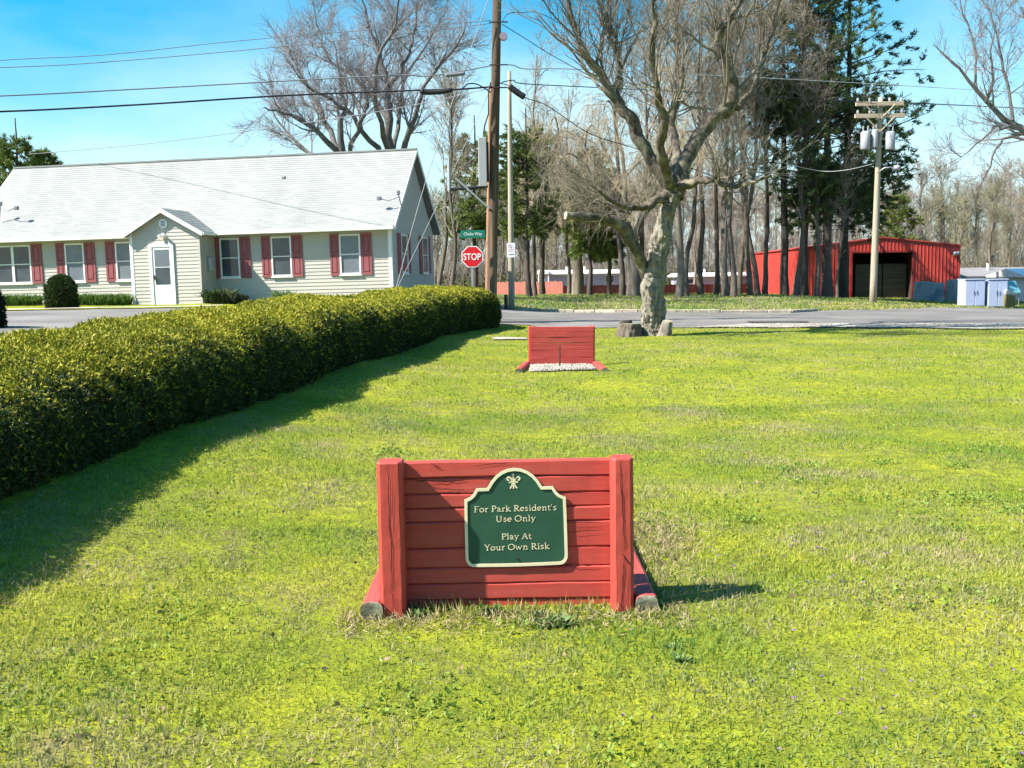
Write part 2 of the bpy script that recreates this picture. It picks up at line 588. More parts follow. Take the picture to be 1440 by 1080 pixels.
ROAD = [(-34, 12), (-7.2, 12), (-6.4, 18), (-5.2, 24), (-3.4, 29.5), (-1.6, 32.4), (.2, 32.9), (1.5, 31.8), (5, 31.2), (9, 30.4), (13.7, 29.4), (20, 28.6), (30, 27.6), (70, 24),
        (70, 60), (30, 58.6), (25.2, 56.0), (20.5, 51.5), (16.5, 47.6), (13.0, 44.2), (11.3, 41.9), (10.7, 40.7), (8, 40.7), (4.9, 41.0), (2.5, 41.9), (.3, 42.9), (-1.2, 45),
        (-2.2, 70), (-5.2, 70), (-4.6, 40), (-3.2, 35.9), (-7, 34.9), (-12, 34.5), (-15.6, 33.4), (-22, 34.2), (-34, 36)]


_re = random.Random(17)
ROAD = [(p[0] + (q[0] - p[0]) * k / 4 + (_re.uniform(-.05, .05) if k else 0), p[1] + (q[1] - p[1]) * k / 4 + (_re.uniform(-.16, .16) if k and p[1] < 36 else 0)) for p, q in zip(ROAD, ROAD[1:] + ROAD[:1]) for k in range(4)]


def fine_axis(segs):
    a = []
    for x0, x1, d in segs:
        a += list(np.arange(x0, x1, d))
    return np.array(a + [segs[-1][1]])


gx = fine_axis([(-1600, -400, 300), (-400, -100, 50), (-100, -30, 5), (-30, 40, .5), (40, 110, 5), (110, 400, 50), (400, 1600.1, 300)])
gy = fine_axis([(-300, -20, 40), (-20, 0, 2), (0, 62, .5), (62, 160, 4), (160, 400, 40), (400, 2400.1, 400)])
XX, YY = np.meshgrid(gx, gy, indexing='ij')
ZZ = zt(XX, YY)
dep = np.ones(XX.shape, bool)
for dx, dy in ((.7, 0), (-.7, 0), (0, .7), (0, -.7), (.5, .5), (-.5, -.5), (.5, -.5), (-.5, .5)):
    dep &= in_poly(XX + dx, YY + dy, ROAD)
ZZ = ZZ - dep * .12


def grid_faces(nx, ny):
    i, j = np.meshgrid(np.arange(nx - 1), np.arange(ny - 1), indexing='ij')
    a = (i * ny + j).ravel()
    return np.stack([a, a + ny, a + ny + 1, a + 1], 1)


# ground material: lawn soil near, leaf litter under the wood
gm, gnt, gb = newmat('ground_cover')
gb.inputs['Roughness'].default_value = .95
gb.inputs['Specular IOR Level'].default_value = .15
_N, _K = gnt.nodes.new, gnt.links.new
_g = _N('ShaderNodeNewGeometry')
_sx = _N('ShaderNodeSeparateXYZ')
_K(_g.outputs['Position'], _sx.inputs[0])


def _noise(scale, detail=6, rough=.6):
    n = _N('ShaderNodeTexNoise')
    n.inputs['Scale'].default_value = scale
    n.inputs['Detail'].default_value = detail
    n.inputs['Roughness'].default_value = rough
    _K(_g.outputs['Position'], n.inputs['Vector'])
    return n.outputs['Fac']


def _range(v, lo, hi):
    r = _N('ShaderNodeMapRange')
    r.inputs[1].default_value = lo
    r.inputs[2].default_value = hi
    _K(v, r.inputs[0])
    return r.outputs[0]


def _mix(fac, a, b):
    m = _N('ShaderNodeMix')
    m.data_type = 'RGBA'
    _K(fac, m.inputs[0])
    for s, v in ((6, a), (7, b)):
        if isinstance(v, tuple):
            m.inputs[s].default_value = (*v, 1)
        else:
            _K(v, m.inputs[s])
    return m.outputs[2]


_c = _mix(_range(_noise(.75), .38, .62), (.18, .225, .013), (.31, .32, .018))
_c = _mix(_range(_noise(9.0), .35, .7), _c, (.11, .13, .015))
_c = _mix(_range(_noise(1.1, 8, .68), .58, .72), _c, (.24, .185, .085))
_yf = _N('ShaderNodeMath')
_yf.operation = 'MULTIPLY_ADD'
_yf.inputs[1].default_value = 14.0
_K(_noise(.12), _yf.inputs[0])
_K(_sx.outputs['Y'], _yf.inputs[2])
_lit = _mix(_range(_noise(.8), .35, .65), (.20, .15, .095), (.13, .105, .06))
_c = _mix(_range(_yf.outputs[0], 80, 92), _c, _lit)
_K(_c, gb.inputs['Base Color'])
_bp = _N('ShaderNodeBump')
_bp.inputs['Strength'].default_value = .8
_bp.inputs['Distance'].default_value = .03
_K(_noise(30), _bp.inputs['Height'])
_K(_bp.outputs['Normal'], gb.inputs['Normal'])

kind(obj('ground', arrays_mesh('ground', np.stack([XX, YY, ZZ], -1).reshape(-1, 3), [grid_faces(len(gx), len(gy))], gm, True)), 'structure')


def drape(name, poly, m, dz, step=1.0):
    bm = bmesh.new()
    f = bm.faces.new([bm.verts.new((x, y, 0)) for x, y in poly])
    bmesh.ops.triangulate(bm, faces=[f])
    xs, ys = [p[0] for p in poly], [p[1] for p in poly]
    for ax, lo, hi in ((0, min(xs), max(xs)), (1, min(ys), max(ys))):
        st = max(step, (hi - lo) / 90)
        for c in np.arange(lo + st, hi, st):
            co, no = [0, 0, 0], [0, 0, 0]
            co[ax], no[ax] = c, 1
            bmesh.ops.bisect_plane(bm, geom=bm.verts[:] + bm.edges[:] + bm.faces[:], plane_co=co, plane_no=no, dist=1e-5)
    co = np.array([v.co[:] for v in bm.verts])
    z = zt(co[:, 0], co[:, 1]) + dz
    for v, zz in zip(bm.verts, z):
        v.co.z = zz
    for fc in bm.faces:
        fc.normal_update()
        if fc.normal.z < 0:
            fc.normal_flip()
        fc.smooth = True
    me = bpy.data.meshes.new(name)
    bm.to_mesh(me)
    bm.free()
    me.materials.append(m)
    return kind(obj(name, me), 'structure')


rs = random.Random(4)


def wob(poly, a=.25, sub=3):
    out = []
    for i in range(len(poly)):
        p, q = poly[i], poly[(i + 1) % len(poly)]
        for k in range(sub):
            t = k / sub
            out.append((p[0] + (q[0] - p[0]) * t + rs.uniform(-a, a), p[1] + (q[1] - p[1]) * t + rs.uniform(-a, a)))
    return out


drape('road', ROAD, M['asphalt'], .02)
drape('gravel_shoulder', wob([(5.2, 31.0), (9, 30.2), (13.7, 29.2), (20, 28.4), (30, 27.4), (46, 26), (46, 29.4), (30, 30.6), (22, 31.6), (16, 32.2), (11, 32.4), (7, 32.3)], .16), M['gravel_lane'], .04)
drape('verge', wob([(23.2, 38.2), (29, 36.6), (40, 35.5), (40, 32.5), (29, 33.2), (22.5, 35.6)], .2), M['soil'], .045)
drape('road_patch', wob([(7.4, 33.1), (9.2, 33.0), (9.3, 33.9), (7.5, 34.0)], .08), M['patch'], .044)
drape('road_patch', wob([(-9.5, 24.8), (-7.9, 24.7), (-7.8, 25.2), (-9.4, 25.3)], .08), M['patch'], .032)
# pale walk in front of the house bed
drape('walk', [(-24, 35.0), (-15.6, 34.0), (-12, 35.0), (-9.6, 35.3), (-9.6, 35.75), (-12, 35.5), (-15.6, 34.7), (-24, 35.9)], M['concrete'], .05)
drape('dirt_patch', wob([(13.2, 45.2), (17.2, 49.2), (20.5, 53.2), (17.5, 55.5), (13.6, 51.0), (12.2, 47)], .4), mat('bare_dirt', (.27, .20, .12), (.20, .17, .075), 1.2, .95, .5, 20, coord='World'), .03)
_wp = G(715, 477)
drape('stone_slab', wob([(_wp.x - .42, _wp.y - .35), (_wp.x + .45, _wp.y - .3), (_wp.x + .45, _wp.y + .4), (_wp.x - .38, _wp.y + .35)], .07), M['gravel_lane'], .03, .3)

# kerb of separate stones
kerb = kind(bpy.data.objects.new('kerb', None), 'structure')
COL.objects.link(kerb)
kpts = [(.2, 43.05), (2.5, 42.02), (4.9, 41.12), (8, 40.82), (10.7, 40.82), (11.35, 41.9), (12.4, 43.4)]
for (x0, y0), (x1, y1) in zip(kpts[:-1], kpts[1:]):
    ln = math.hypot(x1 - x0, y1 - y0)
    n = max(1, round(ln / 1.0))
    for k in range(n):
        t0, t1 = k / n, (k + 1) / n
        ax, ay, bx, by = x0 + (x1 - x0) * t0, y0 + (y1 - y0) * t0, x0 + (x1 - x0) * t1, y0 + (y1 - y0) * t1
        mx_, my_ = (ax + bx) / 2, (ay + by) / 2
        l2 = ln / n / 2 - .008
        MB().bevbox(-l2, l2, -.08, .08, -.12, .13 + rs.uniform(-.012, .012), .02).build(
            'kerb_stone', M['kerb'], kerb, loc=(mx_, my_, zt(mx_, my_)), rot=(0, 0, math.atan2(by - ay, bx - ax)))


# ------------------------------------------------------------------ near horseshoe pit: backboard, rails
def plank_mesh(ln, h, t, seed, m, ch=.006, n=22, wav=.003):
    rg = np.random.default_rng(seed)
    xs = np.linspace(-ln / 2, ln / 2, n)
    prof = [(-t / 2 + ch, -h / 2), (t / 2 - ch, -h / 2), (t / 2, -h / 2 + ch), (t / 2, h / 2 - ch), (t / 2 - ch, h / 2), (-t / 2 + ch, h / 2), (-t / 2, h / 2 - ch), (-t / 2, -h / 2 + ch)]
    lo = np.cumsum(rg.normal(size=n)) * wav * .35
    hi = np.cumsum(rg.normal(size=n)) * wav * .35
    dy = np.cumsum(rg.normal(size=n)) * wav * .4
    lo -= np.linspace(lo[0], lo[-1], n)
    hi -= np.linspace(hi[0], hi[-1], n)
    dy -= dy.mean()
    V = []
    for i, x in enumerate(xs):
        for y, z in prof:
            V.append((x, y + dy[i], z + (lo[i] if z < 0 else hi[i])))
    b = MB()
    fs = []
    for i in range(n - 1):
        for k in range(8):
            fs.append((i * 8 + k, (i + 1) * 8 + k, (i + 1) * 8 + (k + 1) % 8, i * 8 + (k + 1) % 8))
    fs += [tuple(range(8)), tuple((n - 1) * 8 + k for k in range(7, -1, -1))]
    b.add(V, fs)
    return b.mesh('plank', m)


def timber_rail(parent, x, y0, y1, w, h, dx=0.0, label=None, seed=0):
    """landscape timber: flat top and bottom, rounded sides, sawn end"""
    rg = random.Random(seed)
    pr = []
    for k in range(16):
        a = 2 * math.pi * k / 16
        c, s = math.cos(a), math.sin(a)
        pr.append((w / 2 * math.copysign(abs(c) ** .55, c), h / 2 * math.copysign(abs(s) ** .75, s)))
    b = MB()
    n = 9
    V, fs = [], []
    for i in range(n):
        t = i / (n - 1)
        for px_, pz_ in pr:
            V.append((x + dx * t + px_ + rg.uniform(-.002, .002), y0 + (y1 - y0) * t, h / 2 - .012 + pz_ + rg.uniform(-.002, .002)))
    for i in range(n - 1):
        for k in range(16):
            fs.append((i * 16 + k, i * 16 + (k + 1) % 16, (i + 1) * 16 + (k + 1) % 16, (i + 1) * 16 + k))
    fs.append(tuple((n - 1) * 16 + k for k in range(15, -1, -1)))
    b.add(V, fs)
    o = b.build('rail', M['red_rail'], parent)
    if label:
        o['label'] = label
    b2 = MB()
    b2.prism([(x + p * .985, h / 2 - .012 + q * .97) for p, q in pr], y0 - .003, y0 + .012)
    b2.build('sawn_end', M['cut_wood'], o)
    return o


def pebbles(parent_name, xs, ys, n, seed, m, smin, smax, zoff=0.0):
    rg = np.random.default_rng(seed)
    oc = np.array([(1, 0, 0), (-1, 0, 0), (0, 1, 0), (0, -1, 0), (0, 0, 1), (0, 0, -1)], float)
    of = np.array([(0, 2, 4), (2, 1, 4), (1, 3, 4), (3, 0, 4), (2, 0, 5), (1, 2, 5), (3, 1, 5), (0, 3, 5)])
    x = rg.uniform(*xs, n)
    y = rg.uniform(*ys, n)
    z = zt(x, y) + zoff + rg.uniform(0, .025, n)
    s = rg.uniform(smin, smax, (n, 1, 1)) * rg.uniform(.6, 1.2, (n, 6, 1))
    V = oc[None] * s
    a = rg.uniform(0, 6.28, n)
    c, si = np.cos(a)[:, None], np.sin(a)[:, None]
    V = np.stack([V[..., 0] * c - V[..., 1] * si, V[..., 0] * si + V[..., 1] * c, V[..., 2] * .7], -1) + np.stack([x, y, z], -1)[:, None]
    Fc = of[None] + (np.arange(n) * 6)[:, None, None]
    me = arrays_mesh(parent_name, V.reshape(-1, 3), [Fc.reshape(-1, 3)], m)
    return kind(obj(parent_name, me), 'stuff')


NB = P(713.5, 865, 4.67)
NB.z = zt(NB.x, NB.y)
near_pit = thing('horseshoe_backstop', 'large red timber backstop in the foreground, carrying the green sign', 'backstop', NB, rot=(0, R(-.15), 0))
HW = .572                                                   # half width over the posts
yb = .122                                                   # front face of the planks behind the front of the posts
seams = [-.09, .032, .108, .182, .272, .392, .458, .524, .598, .672]
seams = [s * 1.01 for s in seams]
PT = .05
for i in range(len(seams) - 1):
    h = seams[i + 1] - seams[i]
    me = plank_mesh(2 * HW - .19, h - .0012, PT, 30 + i, M['red_wood'], wav=.0018)
    o = obj('plank', me, near_pit, (0, yb + PT / 2 + rs.uniform(-.0035, .0035), (seams[i] + seams[i + 1]) / 2))


def split_ribbon(parent, pts, w, y, name='crack'):
    """a narrow dark split in the timber, 1 mm proud of the paint"""
    b = MB()
    n = len(pts)
    vs = []
    for i, (x, z) in enumerate(pts):
        x0, z0 = pts[max(i - 1, 0)]
        x1, z1 = pts[min(i + 1, n - 1)]
        d = Vector((x1 - x0, z1 - z0)).normalized()
        ww = w * (.25 + .75 * math.sin(math.pi * (i + .3) / (n - .4)))
        vs += [(x - d.y * ww, y, z + d.x * ww), (x + d.y * ww, y, z - d.x * ww)]
    b.add(vs, [(2 * i, 2 * i + 1, 2 * i + 3, 2 * i + 2) for i in range(n - 1)])
    return b.build(name, M['crack'], parent)


def wander(p, q, n, a, seed):
    rg = random.Random(seed)
    return [(p[0] + (q[0] - p[0]) * k / n + (rg.uniform(-a, a) if 0 < k < n else 0), p[1] + (q[1] - p[1]) * k / n + (rg.uniform(-a, a) if 0 < k < n else 0)) for k in range(n + 1)]


fy = yb - .0085
split_ribbon(near_pit, wander((.19, .196), (.425, .186), 9, .004, 1), .0022, fy)
split_ribbon(near_pit, wander((-.45, .598), (-.22, .586), 8, .005, 2), .0025, fy)
split_ribbon(near_pit, wander((-.34, .572), (-.16, .584), 7, .006, 3), .0022, fy)
split_ribbon(near_pit, wander((-.33, .668), (-.29, .650), 4, .002, 4), .0025, fy)
split_ribbon(near_pit, wander((-.14, .655), (.05, .672), 6, .004, 5), .0016, fy)
split_ribbon(near_pit, wander((.25, .39), (.44, .384), 7, .003, 6), .0014, fy)
split_ribbon(near_pit, wander((.25, .345), (.44, .352), 7, .003, 7), .0014, fy)

for sx in (-1, 1):
    x0, x1 = (-HW, -HW + .115) if sx < 0 else (HW - .098, HW)
    b = MB()
    w, d, hh, c = x1 - x0, .121, .692, .017
    # chamfered post with a slightly rounded top
    prof = [(x0 + c, 0), (x1 - c, 0), (x1, c), (x1, d - c), (x1 - c, d), (x0 + c, d), (x0, d - c), (x0, c)]
    n = 18
    V, fs = [], []
    rg = random.Random(7 + sx)
    for i in range(n):
        z = -.25 + (hh + .25) * i / (n - 1)
        for k, (a, q) in enumerate(prof):
            V.append((a + rg.uniform(-.0012, .0012), q + rg.uniform(-.0012, .0012), z))
    m_ = ((x0 + x1) / 2, d / 2)
    for a, q in prof:
        V.append((m_[0] + (a - m_[0]) * .93, m_[1] + (q - m_[1]) * .93, hh + .007))
    n += 1
    for i in range(n - 1):
        for k in range(8):
            fs.append((i * 8 + k, i * 8 + (k + 1) % 8, (i + 1) * 8 + (k + 1) % 8, (i + 1) * 8 + k))
    fs.append(tuple((n - 1) * 8 + k for k in range(8)))
    b.add(V, fs)
    p = b.build('post', M['red_post'], near_pit)
    cx = (x0 + x1) / 2
    if sx < 0:
        split_ribbon(p, wander((cx - .006, .70), (cx + .004, .02), 16, .0035, 11), .0022, -.0022)
        split_ribbon(p, wander((cx + .012, .60), (cx + .014, .36), 7, .002, 12), .0013, -.0022)
    else:
        split_ribbon(p, wander((cx - .012, .70), (cx + .008, .28), 12, .003, 13), .0024, -.0022)
        split_ribbon(p, wander((cx + .006, .25), (cx - .010, .0), 7, .003, 14), .0024, -.0022)
        split_ribbon(p, wander((cx - .004, .27), (cx + .028, .215), 5, .004, 15), .003, -.0022)
        split_ribbon(p, wander((cx + .028, .20), (cx + .020, .06), 5, .002, 16), .0013, -.0022)
timber_rail(near_pit, -HW - .035, -.02, 1.85,   .102, .085, label='left rail with a broken pale end', seed=1)
timber_rail(near_pit, HW + .056, -.005, 1.85, .102, .09, seed=2)
drape('gravel_bed', [(NB.x - .55, NB.y + .17), (NB.x + .55, NB.y + .17), (NB.x + .55, NB.y + 1.75), (NB.x - .55, NB.y + 1.75)], M['gravel_lane'], .022, .4)
pebbles('pit_gravel', (NB.x - .52, NB.x + .52), (NB.y + .18, NB.y + 1.7), 900, 3, M['pebble'], .012, .03)


# ------------------------------------------------------------------ the green park sign
def arc(cx, cy, rx, ry, a0, a1, n=10):
    return [(cx + rx * math.cos(R(a0 + (a1 - a0) * k / n)), cy + ry * math.sin(R(a0 + (a1 - a0) * k / n))) for k in range(n + 1)]


U = 1 / (6 * 312.0)                                          # metres per pixel of the enlarged photo


def su(u, v):
    return ((u - 523) * U, (930 - v) * U)


half = [(523, 95), (580, 102), (635, 124), (685, 160), (724, 205), (748, 245), (760, 262), (850, 262), (862, 282), (880, 312), (905, 336), (935, 350), (955, 358),
        (958, 500), (960, 700), (961, 870), (957, 895), (943, 920), (922, 938), (900, 945), (700, 949), (523, 951)]
right = [su(*p) for p in half]
left = [(-x, z) for x, z in reversed(right[1:-1])]
outl = right + left                                           # clockwise seen from the front


def inset(poly, d):
    n = len(poly)
    out = []
    for i in range(n):
        a, b_, c = Vector(poly[i - 1]), Vector(poly[i]), Vector(poly[(i + 1) % n])
        d0, d1 = (b_ - a).normalized(), (c - b_).normalized()
        n0, n1 = Vector((d0.y, -d0.x)), Vector((d1.y, -d1.x))
        nn = (n0 + n1)
        nn = nn / max(nn.length_squared, .6) * 2 if nn.length > 1e-6 else n0
        out.append(tuple(b_ + nn * d))
    return out


SG = thing('park_sign', 'green arched sign with cream border and lettering on the foreground red backstop', 'sign',
           near_pit.location + Vector((.046, yb - .0015, .200)), rot=(0, R(-.8), 0))
inn = inset(outl, .0135)
b = MB()
b.prism(outl[::-1], -.009, .0)
b.build('panel', M['sign_green'], SG)
b = MB()
n = len(outl)
yf, yk = -.0135, -.0085
vs = [(x, yf, z) for x, z in outl] + [(x, yf, z) for x, z in inn] + [(x, yk, z) for x, z in outl] + [(x, yk, z) for x, z in inn]
fs = []
for i in range(n):
    j = (i + 1) % n
    fs += [(i, i + n, j + n, j), (i, j, j + 2 * n, i + 2 * n), (i + n, i + 3 * n, j + 3 * n, j + n)]
b.add(vs, fs)
b.build('border', M['cream'], SG)

# --- letters drawn with a broad pen
TH, TN = .105, .042


def glyph(ch):
    """strokes of one letter in em units: list of (points, pen) with pen None (broad nib) or a fixed width; and the advance"""
    s = lambda x0, x1, z: ([(x0, z), (x1, z)], .034)
    if ch == 'F':
        return [([(.18, 0), (.18, .70)], TH), ([(.14, .682), (.54, .682), (.545, .60)], .04), ([(.18, .36), (.44, .36)], .04), s(.07, .30, .017), s(.07, .2, .683)], .58
    if ch == 'P':
        return [([(.18, 0), (.18, .70)], TH), ([(.15, .682), (.32, .682)] + arc(.32, .51, .2, .172, 90, -90, 12) + [(.2, .335)], None), s(.07, .31, .017), s(.07, .2, .683)], .58
    if ch == 'R':
        return [([(.18, 0), (.18, .70)], TH), ([(.15, .682), (.30, .682)] + arc(.31, .52, .19, .162, 90, -90, 12) + [(.2, .355)], None), ([(.31, .36), (.42, .18), (.60, .012)], .09), s(.07, .29, .017), s(.07, .2, .683), s(.52, .66, .017)], .66
    if ch == 'U':
        return [([(.17, .70), (.17, .26)] + arc(.37, .24, .2, .225, 180, 360, 14) + [(.57, .70)], None), s(.06, .28, .683), s(.49, .66, .683)], .74
    if ch == 'O':
        return [(arc(.38, .35, .30, .335, 0, 360, 30), None)], .76
    if ch == 'A':
        return [([(.09, .01), (.33, .69)], .045), ([(.33, .70), (.58, .01)], .10), ([(.18, .25), (.46, .25)], .04), s(.02, .2, .017), s(.48, .67, .017)], .68
    if ch == 'Y':
        return [([(.10, .69), (.33, .33)], .10), ([(.55, .69), (.33, .33)], .045), ([(.33, .36), (.33, 0)], TH), s(.02, .2, .683), s(.46, .63, .683), s(.22, .44, .017)], .62
    if ch == 'o':
        return [(arc(.26, .23, .20, .215, 0, 360, 24), None)], .53
    if ch == 'r':
        return [([(.15, 0), (.15, .46)], .09), ([(.16, .32), (.22, .41), (.30, .44), (.38, .42)], .075), s(.05, .27, .017), s(.05, .16, .445)], .40
    if ch == 'a':
        return [([(.07, .36), (.13, .43), (.22, .455), (.31, .42), (.345, .33), (.345, .06), (.40, .02), (.46, .03)], .07), ([(.34, .27), (.2, .24), (.09, .17), (.085, .08), (.15, .022), (.24, .03), (.33, .10)], .06)], .49
    if ch == 'k':
        return [([(.14, 0), (.14, .74)], .09), ([(.16, .20), (.40, .45)], .045), ([(.23, .27), (.33, .13), (.50, .01)], .085), s(.04, .25, .017), s(.04, .15, .727), s(.33, .49, .447), s(.42, .54, .017)], .54
    if ch == 'e':
        return [([(.07, .245), (.41, .27)], .035), (arc(.25, .235, .18, .21, 10, 320, 20), None)], .48
    if ch == 's':
        return [([(.345, .36), (.30, .43), (.21, .452), (.12, .42), (.10, .34), (.16, .27), (.27, .22), (.335, .15), (.31, .06), (.20, .018), (.10, .04), (.06, .12)], .065)], .42
    if ch == 'i':
        return [([(.15, 0), (.15, .46)], .09), ([(.10, .625), (.20, .625)], .10), s(.05, .25, .017), s(.05, .16, .445)], .29
    if ch == 'd':
        return [(arc(.24, .22, .18, .205, 0, 360, 22), None), ([(.42, .0), (.42, .74)], .09), s(.42, .50, .017), s(.32, .43, .727)], .54
    if ch == 'n':
        return [([(.15, 0), (.15, .46)], .09), ([(.16, .34), (.24, .42), (.33, .445), (.42, .40), (.435, .30), (.435, 0)], .08), s(.05, .25, .017), s(.05, .16, .445), s(.35, .53, .017)], .57
    if ch == 't':
        return [([(.15, .60), (.15, .10), (.19, .03), (.26, .018), (.34, .05)], .075), s(.03, .33, .44)], .35
    if ch == "'":
        return [([(.12, .74), (.09, .54)], .065)], .21
    if ch == 'l':
        return [([(.14, 0), (.14, .74)], .09), s(.04, .24, .017), s(.04, .15, .727)], .28
    if ch == 'y':
        return [([(.09, .45), (.26, .03)], .085), ([(.43, .45), (.25, .02), (.18, -.14), (.08, -.19)], .045), s(.01, .18, .447), s(.36, .51, .447)], .51
    if ch == 'u':
        return [([(.14, .46), (.14, .14), (.19, .04), (.27, .018), (.35, .05), (.41, .13)], .08), ([(.42, .46), (.42, .0)], .09), s(.03, .15, .445), s(.32, .43, .445), s(.42, .52, .017)], .56
    if ch == 'w':
        return [([(.08, .45), (.22, .02)], .085), ([(.22, .02), (.36, .42)], .042), ([(.35, .45), (.50, .02)], .085), ([(.50, .02), (.65, .45)], .042), s(.0, .17, .447), s(.58, .73, .447)], .74
    return [], .25


def ribbon(b, pts, pen, X, Z, sc, y, stroke):
    n = len(pts)
    vs = []
    y = y - .00012 * stroke
    for i, (x, z) in enumerate(pts):
        x0, z0 = pts[max(i - 1, 0)]
        x1, z1 = pts[min(i + 1, n - 1)]
        if i == 0 and pts[0] == pts[-1]:
            x0, z0 = pts[-2]
        if i == n - 1 and pts[0] == pts[-1]:
            x1, z1 = pts[1]
        d = Vector((x1 - x0, z1 - z0)).normalized()
        w = pen if pen else TN + (TH - TN) * abs(math.sin(math.atan2(d.y, d.x) - R(22)))
        w /= 2
        vs += [(X + (x - d.y * w) * sc, y, Z + (z + d.x * w) * sc), (X + (x + d.y * w) * sc, y, Z + (z - d.x * w) * sc)]
    m = len(vs)
    back = [(p[0], y + .0018, p[2]) for p in vs]
    fs = [(2 * i, 2 * i + 1, 2 * i + 3, 2 * i + 2) for i in range(n - 1)]
    for i in range(n - 1):
        for e in (0, 1):
            fs.append((2 * i + e, 2 * i + 2 + e, m + 2 * i + 2 + e, m + 2 * i + e))
    b.add(vs + back, fs)


def text_line(s, u0, u1, vb, cap, name):
    adv = [glyph(c)[1] for c in s]
    sc = cap / .70
    tot = sum(adv)
    x0, z0 = su(u0, vb)
    x1, _ = su(u1, vb)
    fx = (x1 - x0) / (tot * sc)
    b = MB()
    x = x0
    for c, a in zip(s, adv):
        g, _ = glyph(c)
        for k, (pts, pen) in enumerate(g):
            ribbon(b, [(p[0] * fx, p[1]) for p in pts], pen, x, z0, sc, -.0105, k)
        x += a * sc * fx
    return b.build(name, M['cream'], SG)


CAPH = 51 * U
text_line("For Park Resident's", 166, 878, 470, CAPH, 'lettering')
text_line('Use Only', 350, 696, 559, CAPH, 'lettering')
text_line('Play At', 394, 656, 714, CAPH, 'lettering')
text_line('Your Own Risk', 247, 808, 806, CAPH, 'lettering')
b = MB()
eu = lambda pts: [su(u, v) for u, v in pts]
for k, (pts, w) in enumerate([
        ([(513, 170), (513, 275)], 13), ([(503, 200), (488, 178), (470, 172), (458, 184), (466, 200), (478, 200)], 13), ([(523, 200), (540, 178), (556, 172), (570, 184), (562, 200), (550, 200)], 13),
        ([(505, 205), (485, 220), (474, 216)], 12), ([(521, 205), (541, 220), (552, 216)], 12), ([(510, 225), (498, 250), (484, 272)], 12), ([(516, 225), (528, 250), (544, 272)], 12), ([(496, 228), (530, 228)], 9)]):
    ribbon(b, eu(pts), w * U, 0, 0, 1, -.0105, k)
b.build('emblem', M['cream'], SG)
for (u, v, rr, mm) in ((513, 155, 13, 'bolt'), (525, 879, 8, 'dark_iron')):
    x, z = su(u, v)
    MB().prism([(x + rr * U * math.cos(a), z + rr * U * math.sin(a)) for a in np.linspace(0, 6.28, 12, endpoint=False)], -.014, -.008).build('bolt', M[mm], SG)

# ------------------------------------------------------------------ far horseshoe pit
FB = P(790, 515, 18.7)
FB.z = zt(FB.x, FB.y)
far_pit = thing('horseshoe_backstop', 'smaller looking red plank backstop far down the lawn, above a bed of pale stones', 'backstop', FB, rot=(0, R(.6), R(1.2)))
fs_ = [0.02, .155, .285, .35, .415, .51, .60, .695]
for i in range(len(fs_) - 1):
    obj('plank', plank_mesh(1.11, fs_[i + 1] - fs_[i] - .0025, .045, 60 + i, M['red_wood'], n=12), far_pit, (0, rs.uniform(-.004, .004), (fs_[i] + fs_[i + 1]) / 2))
for sx in (-1, 1):
    MB().bevbox(sx * .535 - .05, sx * .535 + .05, .026, .125, -.2, .70, .012).build('post', M['red_post'], far_pit)
timber_rail(far_pit, -.80, -1.45, .1, .12, .10, dx=.2, seed=5)
timber_rail(far_pit, .60, -1.45, .1, .12, .10, dx=-.0, seed=6)
drape('gravel_bed', [(FB.x - .60, FB.y - 1.38), (FB.x + .52, FB.y - 1.38), (FB.x + .52, FB.y - .02), (FB.x - .58, FB.y - .02)], M['gravel_lane'], .022, .4)
pebbles('pit_gravel', (FB.x - .56, FB.x + .50), (FB.y - 1.35, FB.y - .03), 2600, 5, M['pebble'], .015, .04, .01)
st = P(787, 519, 17.75)
st.z = zt(st.x, st.y)
o = MB().tube([(0, 0, -.2), (.005, .01, .38)], .013, 8).build('horseshoe_stake', M['dark_iron'], loc=st)
tag(o, 'thin rusty iron stake standing in the pale stones of the far pit', 'stake')

# ------------------------------------------------------------------ clipped hedge along the lawn
HP = np.array([(-3.6, -6), (-3.25, -2), (-3.02, 2), (-2.9, 6.07), (-2.8, 9.75), (-2.62, 13.5), (-2.36, 17.2), (-2.05, 22), (-1.62, 27), (-1.05, 30.3), (-.42, 31.7), (-.05, 32.3)], float)
_sl = np.append(0, np.cumsum(np.hypot(*np.diff(HP, axis=0).T)))
HL = _sl[-1]


def smooth_path(s):
    k = np.linspace(0, HL, 200)
    x, y = np.interp(k, _sl, HP[:, 0]), np.interp(k, _sl, HP[:, 1])
    ker = np.ones(9) / 9
    xs = np.convolve(np.pad(x, 4, mode='edge'), ker, 'valid')
    ys = np.convolve(np.pad(y, 4, mode='edge'), ker, 'valid')
    return np.interp(s, k, xs), np.interp(s, k, ys)


PROF = np.array([(.14, -.05), (.05, .10), (-.02, .28), (-.03, .48), (.0, .66), (.12, .80), (.36, .915), (.78, .975), (1.1, 1.0), (1.38, .98), (1.6, .88), (1.74, .66), (1.78, .35), (1.7, -.05)])
_pl = np.append(0, np.cumsum(np.hypot(*np.diff(PROF, axis=0).T)))
_pl /= _pl[-1]


